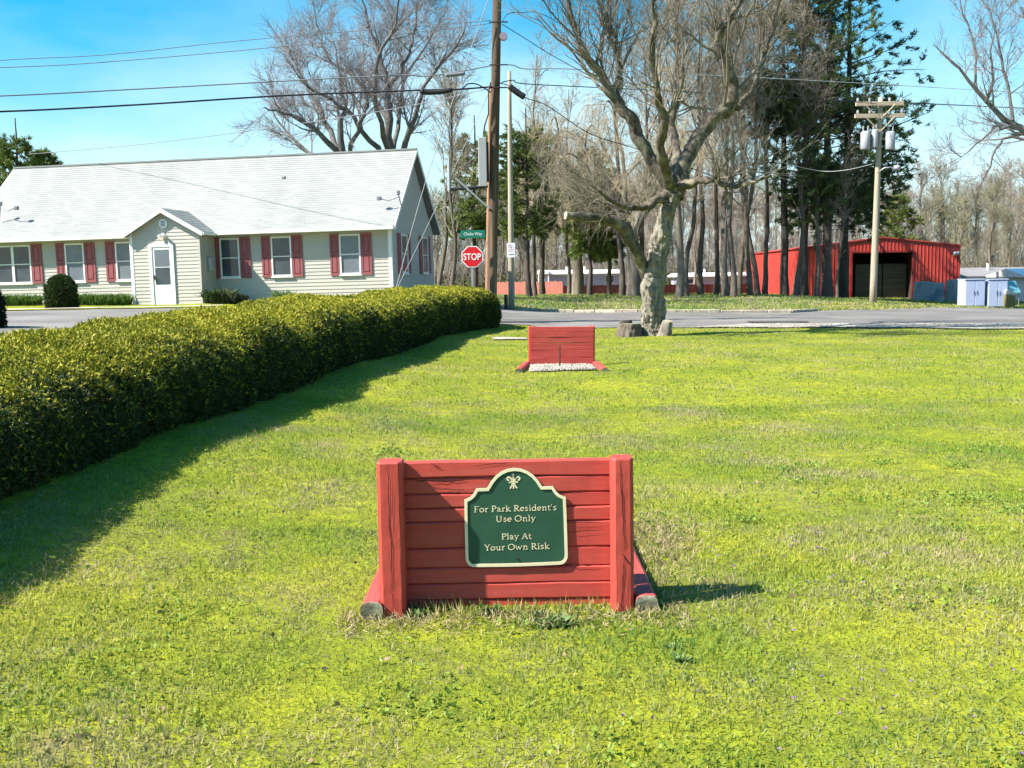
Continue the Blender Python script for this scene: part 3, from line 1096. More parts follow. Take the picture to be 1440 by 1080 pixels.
def hedge_pt(s, q, inset_=0.0):
    """point and outward normal of the hedge surface; s metres along, q 0..1 round the section"""
    x, y = smooth_path(s)
    x2, y2 = smooth_path(np.minimum(s + .2, HL))
    x1, y1 = smooth_path(np.maximum(s - .2, 0))
    t = nrm(np.stack([x2 - x1, y2 - y1], -1))
    lf = np.stack([-t[..., 1], t[..., 0]], -1)                  # to the left: away from the lawn
    Hh = np.interp(y, [2.5, 4.6, 6.2, 9, 11.7, 17.6, 23, 30], [1.12, 1.0, .74, .86, .97, 1.05, 1.14, 1.22]) + .02 * np.sin(s * 1.1) + .012 * np.sin(s * 2.7 + 1)
    end = np.clip((HL - s) / .7, 0.02, 1) ** .4
    o, h = np.interp(q, _pl, PROF[:, 0]), np.interp(q, _pl, PROF[:, 1])
    o1, h1 = np.interp(np.minimum(q + .02, 1), _pl, PROF[:, 0]), np.interp(np.minimum(q + .02, 1), _pl, PROF[:, 1])
    o0, h0 = np.interp(np.maximum(q - .02, 0), _pl, PROF[:, 0]), np.interp(np.maximum(q - .02, 0), _pl, PROF[:, 1])
    no, nh = -(h1 - h0) * Hh, (o1 - o0)
    nl = np.hypot(no, nh) + 1e-9
    no, nh = no / nl, nh / nl
    lump = .022 * np.sin(s * 1.7 + q * 9 + 2 * np.sin(s * .31)) + .02 * np.sin(s * 4.3 - q * 17 + 3 * np.sin(s * .7)) + .018 * np.sin(s * 9.7 + q * 31 + 2 * np.sin(s * 1.9)) - inset_
    o = .85 + (o - .85) * (.35 + .65 * end) + no * lump
    z = zt(x, y) + h * Hh * (.86 + .14 * end) + nh * lump
    p = np.stack([x + lf[..., 0] * o, y + lf[..., 1] * o, z], -1)
    nn = np.stack([lf[..., 0] * no, lf[..., 1] * no, nh], -1)
    nn = nrm(nn + np.stack([t[..., 0], t[..., 1], 0 * nh], -1) * (1 - end)[..., None] * 1.2)
    return p, nn


def sprigs(p, n, rng, ln, wd, k=3, spread=.9, jit=.05, up=.15, inn=1.2, tri=False):
    """k slim leaves fanned at every point"""
    m = len(p)
    base = p + n * rng.uniform(-jit * inn, jit, (m, 1))
    base = np.repeat(base, k, 0)
    d = nrm(np.repeat(n, k, 0) + rot_to(rng, m * k) * spread + np.array([0, 0, up]))
    sd = nrm(np.cross(d, rot_to(rng, m * k)))
    l = np.repeat(ln, k)[:, None] * rng.uniform(.6, 1.2, (m * k, 1))
    w = np.repeat(wd, k)[:, None]
    tip = base + d * l
    if tri:
        V = np.stack([base - sd * w, base + sd * w, tip], 1).reshape(-1, 3)
        return V, np.arange(m * k * 3).reshape(-1, 3)
    mid = base + d * l * .45
    V = np.stack([base, mid + sd * w, tip, mid - sd * w], 1).reshape(-1, 3)
    Fq = np.arange(m * k * 4).reshape(-1, 4)
    return V, Fq


rng = np.random.default_rng(11)
hedge = thing('clipped_hedge', 'long clipped yew hedge running along the lawn, sunlit on top and dark on its side', 'hedge', (0, 0, 0))
ss, qq = np.meshgrid(np.linspace(0, HL, 150), np.linspace(0, 1, 28), indexing='ij')
cp, _ = hedge_pt(ss.ravel(), qq.ravel(), .075)
obj('branch_core', arrays_mesh('branch_core', cp, [grid_faces(150, 28), [tuple(149 * 28 + k for k in range(28))]], M['hedge_core'], True), hedge)
nh_ = 360000
s_ = rng.uniform(0, HL, nh_)
q_ = rng.uniform(0.01, .93, nh_)
_, yy_ = smooth_path(s_)
keep = rng.uniform(size=nh_) < np.clip(np.where(yy_ < 3, .25, np.where(yy_ < 13, 1.0, .62)) * np.where(q_ > .75, .45, 1.0), 0, 1)
s_, q_, yy_ = s_[keep], q_[keep], yy_[keep]
hp_, hn_ = hedge_pt(s_, q_)
big = np.interp(yy_, [3, 10, 30], [.028, .036, .062])
V, Fq = sprigs(hp_, hn_, rng, big, big * .20, 3, 1.25, .02, .15, 4.0, True)
# clipped yew: light painted into the leaves, dark on shaded sides, yellow on sunlit top
young = np.interp(q_ + .03 * np.sin(s_ * 2.3) + .02 * np.sin(s_ * 6.1), [.08, .20, .27, .34, .62, .72], [.04, .16, .68, .98, .98, .5])  # young: share of leaves given the sunlit colour, by place round the section
is_sunlit = np.repeat(rng.uniform(size=len(q_)) < young, 3)
kind(obj('foliage', arrays_mesh('foliage', V, [Fq], [M['hedge_shaded'], M['hedge_sunlit']], midx=is_sunlit.astype(int)), hedge), 'stuff')


def leaf_bush(name, label, cat, loc, rx, ry, h, n, ln, m, seed, dome=.5, core=True, group=None):
    rg = np.random.default_rng(seed)
    t = thing(name, label, cat, loc, group=group)
    u = rg.uniform(0, 2 * math.pi, n)
    z = rg.uniform(0.0, 1, n)
    # straight sides up to (1-dome), then rounded over; a share of the points on the cap
    cap = rg.uniform(size=n) < .4
    r = np.where(cap, np.sqrt(rg.uniform(0, 1, n)), 1.0)
    zz = np.where(cap, (1 - dome) + dome * np.sqrt(np.clip(1 - r ** 2, 0, 1)), z * (1 - dome * .55))
    lump = 1 + .06 * np.sin(u * 3 + seed) + .05 * np.sin(u * 5 + zz * 6)
    p = np.stack([np.cos(u) * r * rx * lump, np.sin(u) * r * ry * lump, zz * h], -1)
    nn = nrm(np.stack([np.cos(u) * r, np.sin(u) * r, np.where(cap, .8, .1)], -1))
    L_ = np.full(n, ln)
    V, Fq = sprigs(p, nn, rg, L_, L_ * .22, 3, .9, ln * .9)
    kind(obj('foliage', arrays_mesh('foliage', V, [Fq], m), t), 'stuff')
    if core:
        b = MB()
        nr, nz = 18, 8
        vs = []
        for j in range(nz + 1):
            f = j / nz
            rr = .9 * min(1, math.sqrt(max(0, 1 - max(0, (f - (1 - dome)) / dome) ** 2)) + .02)
            for k in range(nr):
                a = 2 * math.pi * k / nr
                vs.append((math.cos(a) * rx * rr, math.sin(a) * ry * rr, f * h * .93))
        fs = [(j * nr + k, j * nr + (k + 1) % nr, (j + 1) * nr + (k + 1) % nr, (j + 1) * nr + k) for j in range(nz) for k in range(nr)]
        fs.append(tuple(nz * nr + k for k in range(nr)))
        b.add(vs, fs)
        b.build('branch_core', M['hedge_core'], t, True)
    return t


# ------------------------------------------------------------------ house
TH_ = R(9.6)
HC = Vector((-4.18, 38.0, .65))
RD = Vector((math.cos(TH_), -math.sin(TH_)))
BD = Vector((math.sin(TH_), math.cos(TH_)))
house = thing('house', 'long single storey beige house with pale grey roof and maroon shutters', 'house', HC, rot=(0, R(-.7), -TH_))


def hl(px, py, yoff=0.0):
    d = ray(px, py)
    dd = Vector((d.x, d.y))
    k = (Vector((HC.x, HC.y)).dot(BD) + yoff) / dd.dot(BD)
    return ((dd * k - Vector((HC.x, HC.y))).dot(RD), CH + d.z * k - HC.z)


HLEN = -hl(-30, 380)[0]
HW_, HD, HZR = 2.62, 6.2, 5.55


def siding(fn, a0, a1, z0, z1, step=.127):
    """clapboards: fn(a, out, z) -> point; a0/a1 may depend on z"""
    b = MB()
    z = z0
    while z < z1 - .01:
        zz = min(z + step, z1)
        l0, r0, l1, r1 = a0(z), a1(z), a0(zz), a1(zz)
        b.add([fn(l0, .020, z), fn(r0, .020, z), fn(r1, .004, zz), fn(l1, .004, zz), fn(l0, .0, z), fn(r0, .0, z)], [(0, 1, 2, 3), (4, 5, 1, 0)])
        z = zz
    return b


front = lambda a, o, z: (a, -o, z)
side = lambda a, o, z: (o, a, z)
FOUND = -.25
k0 = siding(front, lambda z: -HLEN, lambda z: 0, .12, HW_)
kind(k0.build('siding', M['siding'], house), 'stuff')
gz = lambda z: max(0, (z - HW_)) / (HZR - HW_) * (HD / 2)
kind(siding(side, lambda z: gz(z), lambda z: HD - gz(z), .12, HZR - .05).build('siding', M['siding'], house), 'stuff')
MB().box(-HLEN, -.01, .02, HD - .01, FOUND, HW_ - .02).build('wall', M['siding'], house)
MB().box(-HLEN - .01, .012, -.012, HD, FOUND, .12).build('foundation', M['concrete'], house)
b = MB()
b.prism([(0, HW_ - .02), (HD, HW_ - .02), (HD / 2, HZR - .06)], 0, 1)
# gable cores at both ends (x thin)
for x0, x1 in ((-.06, -.012), (-HLEN, -HLEN + .05)):
    g = MB()
    g.add([(x0, 0.02, HW_ - .02), (x0, HD - .02, HW_ - .02), (x0, HD / 2, HZR - .08), (x1, 0.02, HW_ - .02), (x1, HD - .02, HW_ - .02), (x1, HD / 2, HZR - .08)],
          [(0, 1, 2), (5, 4, 3), (0, 3, 4, 1), (1, 4, 5, 2), (2, 5, 3, 0)])
    g.build('gable', M['siding'], house)
# corner boards
MB().box(-.10, .028, -.028, -.002, .05, HW_ - .02).build('corner_board', M['white_trim'], house)
MB().box(.003, .026, -.002, .09, .05, HW_ + .02).build('corner_board', M['white_trim'], house)
# roof
EV = -.36
ez, sl_ = 2.60, None


def roof_z(y):
    return 2.66 + (HZR + .12 - 2.66) * (y - EV) / (HD / 2 - EV)


def shingle_plane(x0f, x1f, y0, y1, zf, n, lift=.012):
    b = MB()
    for i in range(n):
        ya, yb_ = y0 + (y1 - y0) * i / n, y0 + (y1 - y0) * (i + 1) / n
        za, zb = zf(ya), zf(yb_)
        b.add([(x0f(ya), ya, za + lift), (x1f(ya), ya, za + lift), (x1f(yb_), yb_, zb), (x0f(yb_), yb_, zb), (x0f(ya), ya, za - .01), (x1f(ya), ya, za - .01)], [(0, 1, 2, 3), (4, 5, 1, 0)])
    return b


XL, XR = -HLEN - .28, .26
# shingle colour with tabs: brick pattern across the courses
rm, rnt, rb = newmat('roof_shingle')
rb.inputs['Roughness'].default_value = .85
_tc = rnt.nodes.new('ShaderNodeTexCoord')
_br = rnt.nodes.new('ShaderNodeTexBrick')
_br.inputs['Scale'].default_value = 1.0
_br.inputs['Brick Width'].default_value = .33
_br.inputs['Row Height'].default_value = .1295 * .80
_br.inputs['Mortar Size'].default_value = .006
_br.inputs['Color1'].default_value = (.275, .28, .275, 1)
_br.inputs['Color2'].default_value = (.235, .245, .24, 1)
_br.inputs['Mortar'].default_value = (.185, .19, .185, 1)
_mp = rnt.nodes.new('ShaderNodeMapping')
rnt.links.new(_tc.outputs['Object'], _mp.inputs['Vector'])
rnt.links.new(_mp.outputs['Vector'], _br.inputs['Vector'])
_ns = rnt.nodes.new('ShaderNodeTexNoise')
_ns.inputs['Scale'].default_value = .5
_ns.inputs['Detail'].default_value = 7
_mp2 = rnt.nodes.new('ShaderNodeMapping')
_mp2.inputs['Scale'].default_value = (1.6, .35, .35)
rnt.links.new(_tc.outputs['Object'], _mp2.inputs['Vector'])
rnt.links.new(_mp2.outputs['Vector'], _ns.inputs['Vector'])
_rr = rnt.nodes.new('ShaderNodeMapRange')
_rr.inputs[1].default_value = .40
_rr.inputs[2].default_value = .72
_rr.inputs[3].default_value = 1.06
_rr.inputs[4].default_value = .90
rnt.links.new(_ns.outputs['Fac'], _rr.inputs[0])
_hv = rnt.nodes.new('ShaderNodeHueSaturation')
rnt.links.new(_rr.outputs[0], _hv.inputs['Value'])
rnt.links.new(_br.outputs['Color'], _hv.inputs['Color'])
rnt.links.new(_hv.outputs['Color'], rb.inputs['Base Color'])
rf = MB()
rf.add([(XL, EV, roof_z(EV) - .09), (XR, EV, roof_z(EV) - .09), (XR, HD / 2, roof_z(HD / 2) - .09), (XL, HD / 2, roof_z(HD / 2) - .09), (XR, HD - EV, roof_z(EV) - .09), (XL, HD - EV, roof_z(EV) - .09),
        (XL, EV, roof_z(EV) - .012), (XR, EV, roof_z(EV) - .012), (XR, HD / 2, roof_z(HD / 2) - .012), (XL, HD / 2, roof_z(HD / 2) - .012), (XR, HD - EV, roof_z(EV) - .012), (XL, HD - EV, roof_z(EV) - .012)],
       [(0, 1, 2, 3), (3, 2, 4, 5), (6, 7, 8, 9), (9, 8, 10, 11), (0, 1, 7, 6), (4, 5, 11, 10)])
roof = rf.build('roof', M['grey_roof'], house)
kind(shingle_plane(lambda y: XL, lambda y: XR, EV, HD / 2, roof_z, 34).build('shingles', rm, roof), 'stuff')
kind(shingle_plane(lambda y: XL, lambda y: XR, HD - EV, HD / 2, lambda y: roof_z(HD - y), 34).build('shingles', rm, roof), 'stuff')
MB().box(XL, XR, HD / 2 - .09, HD / 2 + .09, roof_z(HD / 2) - .03, roof_z(HD / 2) + .03).build('ridge_cap', M['roof'], roof)
# rake boards, gutter, soffit
for x0, x1 in ((XR - .004, XR + .018), (XL - .018, XL + .004)):
    g = MB()
    for ys in (1, -1):
        f = lambda y: y if ys > 0 else HD - y
        pts = [(EV - .02, roof_z(EV) - .16), (HD / 2, roof_z(HD / 2) - .17), (HD / 2, roof_z(HD / 2) + .0), (EV - .02, roof_z(EV) + .0)]
        g.add([(x0, f(y), z) for y, z in pts] + [(x1, f(y), z) for y, z in pts], [(0, 1, 2, 3), (7, 6, 5, 4), (0, 4, 5, 1), (1, 5, 6, 2), (2, 6, 7, 3), (3, 7, 4, 0)])
    g.build('rake_board', M['white_trim'], roof)
MB().bevbox(XL + .02, XR - .02, EV - .11, EV - .005, roof_z(EV) - .14, roof_z(EV) - .015, .02).build('gutter', M['white_trim'], roof)
MB().box(XL + .02, XR - .02, EV, .0, HW_ - .045, HW_ - .02).build('soffit', M['white_trim'], roof)


def window(fn, a0, a1, z0, z1, glass='glass', mull=None):
    w = .055
    bb = lambda b, p0, p1, o0, o1, q0, q1: b.add([fn(p, o, q) for q in (q0, q1) for p, o in ((p0, o0), (p1, o0), (p1, o1), (p0, o1))],
                                                  [(3, 2, 1, 0), (4, 5, 6, 7), (0, 1, 5, 4), (1, 2, 6, 5), (2, 3, 7, 6), (3, 0, 4, 7)])
    b = MB()
    bb(b, a0, a0 + w, .01, .062, z0, z1)
    bb(b, a1 - w, a1, .01, .062, z0, z1)
    bb(b, a0 + w, a1 - w, .01, .062, z1 - w, z1)
    bb(b, a0 + w, a1 - w, .01, .062, z0, z0 + w)
    o = b.build('window', M['white_trim'], house)
    b = MB()
    bb(b, a0 - .03, a1 + .03, .012, .085, z0 - .045, z0 - .003)
    b.build('sill', M['white_trim'], o)
    spans = [(a0 + w, a1 - w)]
    if mull is not None:
        b = MB()
        bb(b, mull - .05, mull + .05, .012, .058, z0 + w, z1 - w)
        b.build('mullion', M['white_trim'], o)
        spans = [(a0 + w, mull - .05), (mull + .05, a1 - w)]
    zm = (z0 + z1) / 2
    for p0, p1 in spans:
        for (q0, q1, ot) in ((z0 + w, zm - .018, .022), (zm + .018, z1 - w, .034)):
            b = MB()
            bb(b, p0, p1, .008, ot, q0, q1)
            b.build('pane', M[glass], o)
        b = MB()
        bb(b, p0, p1, .012, .046, zm - .018, zm + .018)
        b.build('meeting_rail', M['white_trim'], o)
    return o


def shutter(fn, a0, a1, z0, z1):
    bb = lambda b, p0, p1, o0, o1, q0, q1: b.add([fn(p, o, q) for q in (q0, q1) for p, o in ((p0, o0), (p1, o0), (p1, o1), (p0, o1))],
                                                  [(3, 2, 1, 0), (4, 5, 6, 7), (0, 1, 5, 4), (1, 2, 6, 5), (2, 3, 7, 6), (3, 0, 4, 7)])
    w = (a1 - a0) * .19
    b = MB()
    zm = z0 + (z1 - z0) * .52
    bb(b, a0, a1, .018, .034, z0, z1)
    bb(b, a0, a0 + w, .034, .054, z0, z1)
    bb(b, a1 - w, a1, .034, .054, z0, z1)
    for q0, q1 in ((z0, z0 + .09), (zm - .04, zm + .04), (z1 - .08, z1)):
        bb(b, a0 + w, a1 - w, .034, .054, q0, q1)
    o = b.build('shutter', M['shutter'], house)
    for q0, q1 in ((z0 + .09, zm - .04), (zm + .04, z1 - .08)):
        b = MB()
        p0, p1, g = a0 + w, a1 - w, .022
        vs = [fn(p0 + g, .034, q0 + g), fn(p1 - g, .034, q0 + g), fn(p1 - g, .034, q1 - g), fn(p0 + g, .034, q1 - g)]
        vs += [fn(p0 + 2 * g, .05, q0 + 2 * g), fn(p1 - 2 * g, .05, q0 + 2 * g), fn(p1 - 2 * g, .05, q1 - 2 * g), fn(p0 + 2 * g, .05, q1 - 2 * g)]
        b.add(vs, [(4, 5, 6, 7), (0, 1, 5, 4), (1, 2, 6, 5), (2, 3, 7, 6), (3, 0, 4, 7)])
        b.build('panel', M['shutter'], o)


WZ0, WZ1 = hl(400, 386.5)[1], hl(400, 330.5)[1]
ax = lambda px: hl(px, 360)[0]
window(front, ax(-7), ax(45), WZ0, WZ1, 'glass', ax(19.5))
window(front, ax(93), ax(120), WZ0, WZ1, 'blind')
window(front, ax(164), ax(190), WZ0, WZ1, 'blind')
window(front, ax(311), ax(338.5), WZ0, WZ1)
window(front, ax(383), ax(411.5), WZ0, WZ1)
window(front, ax(479), ax(508.5), WZ0, WZ1, 'blind')
for p0, p1 in ((-22, -8), (45.5, 60), (80.5, 92.5), (120.5, 135), (150, 163.5), (297.5, 310.5), (339, 353.5), (369.5, 382.5), (412, 426.5), (465.5, 478.5), (509, 524)):
    shutter(front, ax(p0), ax(p1), WZ0 - .03, WZ1 + .03)
for p0 in (.75, 3.85):
    window(side, p0 + .42, p0 + 1.32, WZ0, WZ1)
    shutter(side, p0, p0 + .40, WZ0 - .03, WZ1 + .03)
    shutter(side, p0 + 1.34, p0 + 1.74, WZ0 - .03, WZ1 + .03)
# entrance porch
PY = -1.25
pl_, pr_ = hl(187.5, 380, PY)[0], hl(283, 380, PY)[0]
pc = (pl_ + pr_) / 2
pez, paz = hl(187, 322, PY)[1], hl(231, 291, PY)[1]
pf = lambda a, o, z: (a, PY - o, z)
half_ = (pr_ - pl_) / 2
pg = lambda z: half_ * (1 - max(0, (z - pez)) / (paz - pez))
kind(siding(pf, lambda z: pc - pg(z), lambda z: pc + pg(z), -.02, paz - .04).build('porch_siding', M['siding'], house), 'stuff')
kind(siding(lambda a, o, z: (pr_ + o, a, z), lambda z: PY, lambda z: -.02, -.02, pez).build('porch_siding', M['siding'], house), 'stuff')
b = MB()
b.prism([(pl_, -.3), (pr_ - .005, -.3), (pr_ - .005, pez), (pc, paz - .05), (pl_, pez)], PY + .004, -.03)
b.build('porch_wall', M['siding'], house)
for x0, x1 in ((pl_ - .024, pl_ + .05), (pr_ - .05, pr_ + .024)):
    MB().box(x0, x1, PY - .026, PY + .05, -.02, pez - .01).build('corner_board', M['siding'] if x0 > pc else M['white_trim'], house)
ov = .22
sl2 = (paz - pez) / half_
yend = 1.25
for sg in (-1, 1):
    x_e = pc + sg * (half_ + ov)
    ze = pez - ov * sl2
    tz = .05
    b = MB()
    y0 = PY - .22
    ymain = lambda z: EV + (z - 2.66) / (HZR + .12 - 2.66) * (HD / 2 - EV)
    ye_, ya_ = max(-.12, ymain(ze + tz)), ymain(paz + tz)
    vs = [(x_e, y0, ze), (pc, y0, paz), (pc, ya_, paz), (x_e, ye_, ze), (x_e, y0, ze + tz), (pc, y0, paz + tz), (pc, ya_ + .05, paz + tz), (x_e, ye_ + .05, ze + tz)]
    b.add(vs, [(0, 1, 2, 3), (4, 7, 6, 5), (0, 4, 5, 1), (0, 3, 7, 4), (2, 6, 7, 3)])
    prf = b.build('porch_roof', M['grey_roof'], house)
    # courses of shingles
    c = MB()
    n = 11
    for i in range(n):
        f0, f1 = i / n, (i + 1) / n
        xa, xb = x_e + (pc - x_e) * f0, x_e + (pc - x_e) * f1
        za, zb = ze + tz + (paz - ze) * f0, ze + tz + (paz - ze) * f1
        c.add([(xa, y0 - .01, za + .018), (xa, ye_ + (ya_ - ye_) * f0 + .03, za + .018), (xb, ye_ + (ya_ - ye_) * f1 + .03, zb + .006), (xb, y0 - .01, zb + .006), (xa, y0 - .01, za), (xa, ye_ + .03, za)], [(0, 1, 2, 3), (0, 4, 5, 1)])
    kind(c.build('shingles', M['roof_side'] if sg > 0 else M['roof'], prf), 'stuff')
    g = MB()
    pts = [(x_e, ze - .10), (pc, paz - .11), (pc, paz + tz + .004), (x_e, ze + tz + .004)]
    g.add([(x, y0 - .02, z) for x, z in pts] + [(x, y0 - .002, z) for x, z in pts], [(0, 1, 2, 3), (7, 6, 5, 4), (0, 4, 5, 1), (1, 5, 6, 2), (2, 6, 7, 3), (3, 7, 4, 0)])
    g.build('rake_board', M['white_trim'], prf)
    MB().box(min(x_e, x_e + sg * .06), max(x_e, x_e + sg * .06), y0, ye_, ze - .06, ze + .04).build('gutter', M['white_trim'], prf)
# door
d0, d1 = hl(213, 380, PY)[0], hl(246, 380, PY)[0]
dz1 = hl(228, 339.5, PY)[1]
b = MB()
for p0, p1, q0, q1 in ((d0 - .02, d0 + .09, 0, dz1 + .02), (d1 - .09, d1 + .02, 0, dz1 + .02), (d0 + .09, d1 - .09, dz1 - .09, dz1 + .02)):
    b.box(p0, p1, PY - .06, PY - .005, q0, q1)
b.build('door_frame', M['white_trim'], house)
b = MB()
b.box(d0 + .095, d1 - .095, PY - .035, PY - .006, .03, dz1 - .095)
door = b.build('door', M['white_trim'], house)
g0, g1 = hl(219.5, 380, PY)[0], hl(240, 380, PY)[0]
z_a, z_m, z_b = hl(230, 396, PY)[1], hl(230, 371.5, PY)[1], hl(230, 347, PY)[1]
for q0, q1 in ((z_a, z_m - .02), (z_m + .02, z_b)):
    MB().box(g0, g1, PY - .045, PY - .034, q0, q1).build('pane', M['blind'] if q0 > z_a else M['glass'], door)
MB().box(d0 + .12, d0 + .15, PY - .085, PY - .036, z_a + .18, z_a + .33).build('handle', M['dark_iron'], door)
vx, vz = hl(231, 310.5, PY)
b = MB()
b.prism([(vx + .17 * math.cos(R(22.5 + 45 * k)), vz + .17 * math.sin(R(22.5 + 45 * k))) for k in range(8)], PY - .05, PY - .005)
vent = b.build('gable_vent', M['white_trim'], house)
b = MB()
for k in range(4):
    b.box(vx - .08, vx + .08, PY - .06, PY - .051, vz - .09 + k * .05, vz - .065 + k * .05)
b.build('louvre', M['grey_roof'], vent)
lx, lz = hl(231, 327, PY)
b = MB()
b.bevbox(lx - .06, lx + .06, PY - .06, PY - .01, lz - .05, lz + .07, .01)
lt = b.build('floodlight', M['white_trim'], house)
for sg in (-1, 1):
    MB().tube([(lx + sg * .03, PY - .05, lz), (lx + sg * .12, PY - .16, lz - .05)], [.035, .065], 10).build('lamp_head', M['white_trim'], lt)
MB().bevbox(pc - .75, pc + .78, PY - .95, PY - .03, -.32, -.03, .02).build('step', M['concrete'], house)
MB().bevbox(pr_ + .03, pr_ + .16, -.75, -.45, 1.25, 1.75, .02).build('meter_box', M['meter'], house)
MB().tube([(pl_ - .05, PY + .02, pez - .1), (pl_ - .05, PY + .02, -.1)], .035, 8).build('downspout', M['white_trim'], house)
b = MB()
b.bevbox(.5 - 5.2, .62 - 5.2, 1.9, 2.05, roof_z(1.95) - .02, roof_z(1.95) + .08, .01)
b.build('roof_vent', M['grey_roof'], roof)


def hworld(x, y, z):
    return Vector((HC.x + x * RD.x + y * BD.x, HC.y + x * RD.y + y * BD.y, HC.z + z))


# small roof antennas
def antenna(px, py, flip, label):
    x, _ = hl(px, py, .55)
    yy = .35
    t = thing('roof_antenna', label, 'antenna', hworld(x, yy, roof_z(yy)), -TH_)
    MB().tube([(.12 * flip, 0, -.02), (.05 * flip, -.03, .30), (.0, -.05, .55)], .022, 6).build('mast', M['cable_grey'], t)
    MB().tube([(0, -.05, .40), (-.35 * flip, -.12, .28), (-.62 * flip, -.16, .36)], .018, 6).build('arm', M['cable_grey'], t)
    MB().bevbox(-.70 * flip - .05, -.70 * flip + .11, -.22, -.10, .30, .44, .02).build('receiver', M['cable_grey'], t)
    MB().bevbox(-.05, .06, -.10, .0, .48, .64, .02).build('receiver', M['cable_grey'], t)


antenna(563, 296, 1, 'bent grey antenna mast on the roof edge near the right gable')
antenna(8, 312, -1, 'small grey antenna at the left end of the roof')

# plants along the house
bp_ = G(88, 434)
leaf_bush('rounded_bush', 'dark green clipped dome bush in front of the left windows', 'bush', bp_, .44, .43, 1.06, 5200, .07, M['bush_leaf'], 3)
lb = P(-17, 470, 24.5)
lb.z = zt(lb.x, lb.y)
leaf_bush('dark_shrub', 'very dark shrub cut off by the left edge of the frame', 'shrub', lb, .33, .33, 1.0, 2600, .07, M['dark_leaf'], 5, .6)


def herb(px, py, Y, wx, h, n, label, m='herb', seed=0, cat='plant', group='leafy plants in the bed along the house'):
    rg = np.random.default_rng(seed + 100)
    p = P(px, py, Y)
    p.z = zt(p.x, p.y) + .02
    t = thing('bed_plant', label, cat, p, group=group)
    bx = np.stack([rg.uniform(-wx, wx, n), rg.uniform(-.25, .25, n), np.zeros(n)], -1)
    d = nrm(np.stack([rg.normal(0, .35, n), rg.normal(0, .35, n), np.ones(n)], -1))
    l = h * rg.uniform(.5, 1.1, (n, 1))
    sd = nrm(np.cross(d, rot_to(rg, n))) * .022
    m1 = bx + d * l * .6
    tip = bx + d * l + np.stack([rg.normal(0, .10, n), rg.normal(0, .10, n), -.05 * np.ones(n)], -1)
    V = np.stack([bx - sd * .6, bx + sd * .6, m1 + sd, tip, m1 - sd], 1).reshape(-1, 3)
    i = np.arange(n)[:, None] * 5
    kind(obj('leaves', arrays_mesh('leaves', V, [i + np.array([[0, 1, 2, 4]]), i + np.array([[4, 2, 3]])], M[m]), t), 'stuff')
    return t


for k, (px, w, lab) in enumerate([(14, .45, 'grassy green clump under the double window'), (42, .42, 'grassy green clump just left of the rounded bush'), (116, .42, 'grassy green clump just right of the rounded bush'),
                                  (142, .42, 'taller green clump under the single window left of the porch'), (168, .38, 'green clump nearest the porch on its left')]):
    herb(px, 430, 38.6 if px < 60 else 38.2, w, .48, 420, lab, seed=k)
herb(309, 424, 37.2, .42, .62, 420, 'dark bushy plant in the shade beside the porch', 'bush_leaf', 21, group=None)
herb(335, 424, 37.0, .3, .42, 260, 'low reddish plant below the first window right of the porch', 'dark_leaf', 22, group=None)
herb(398, 420, 36.8, .32, .50, 300, 'pale green strappy plant behind the hedge in front of the right wing', 'weed', 23, group=None)

# ------------------------------------------------------------------ poles, signs, cables
PB = P(690, 424, 33.4)
PB.z = zt(PB.x, PB.y)
up_ = thing('utility_pole', 'tall dark brown wooden pole beside the stop sign at the hedge end', 'utility pole', PB)
ptop = P(700.5, -90, 33.4) - PB
n = 10
MB().tube([(ptop.x * k / n, 0, -.5 + (ptop.z + .5) * k / n) for k in range(n + 1)], [.152 - .022 * k / n for k in range(n + 1)], 16).build('pole', M['pole_brown'], up_, True)


def lp(px, py, Y, base):
    return tuple(P(px, py, Y) - base)


q = P(679, 228, 33.22) - PB
MB().bevbox(q.x - .13, q.x + .12, q.y - .14, q.y + .12, q.z - .74, q.z + .74, .015).build('grey_cabinet', M['grey_box'], up_)
q2 = P(685.5, 228, 33.3) - PB
MB().box(q2.x - .03, q2.x + .04, q2.y - .05, q2.y + .05, q2.z - .6, q2.z + .6).build('mounting_bracket', M['cable'], up_)
MB().tube([lp(680, 188, 33.22, PB), lp(682, 175, 33.2, PB), lp(687, 160, 33.15, PB), lp(687, 128, 33.15, PB), lp(690, 116, 33.2, PB)], .024, 6).build('riser_cable', M['cable'], up_, True)
MB().tube([lp(686, 262, 33.25, PB), lp(632, 266.5, 33.25, PB)], .045, 8).build('bracket_arm', M['cable'], up_)
MB().tube([lp(688, 293, 33.25, PB), lp(640, 250, 33.2, PB)], .032, 8).build('brace', M['grey_box'], up_)
MB().tube([lp(632, 268, 33.25, PB), lp(631.5, 222, 33.25, PB)], .06, 8).build('stub_upright', M['grey_box'], up_)
q = P(708, 51, 33.3) - PB
MB().tube([(q.x, q.y + .06, q.z), (q.x, q.y - .05, q.z)], [.13, .12], 14).build('round_fitting', M['lens'], up_)
for y_ in (32, 92, 124):
    q = P(703, y_, 33.3) - PB
    MB().tube([(q.x - .32, q.y - .1, q.z), (q.x + .24, q.y - .1, q.z)], .022, 6).build('cable_clamp', M['cable'], up_)


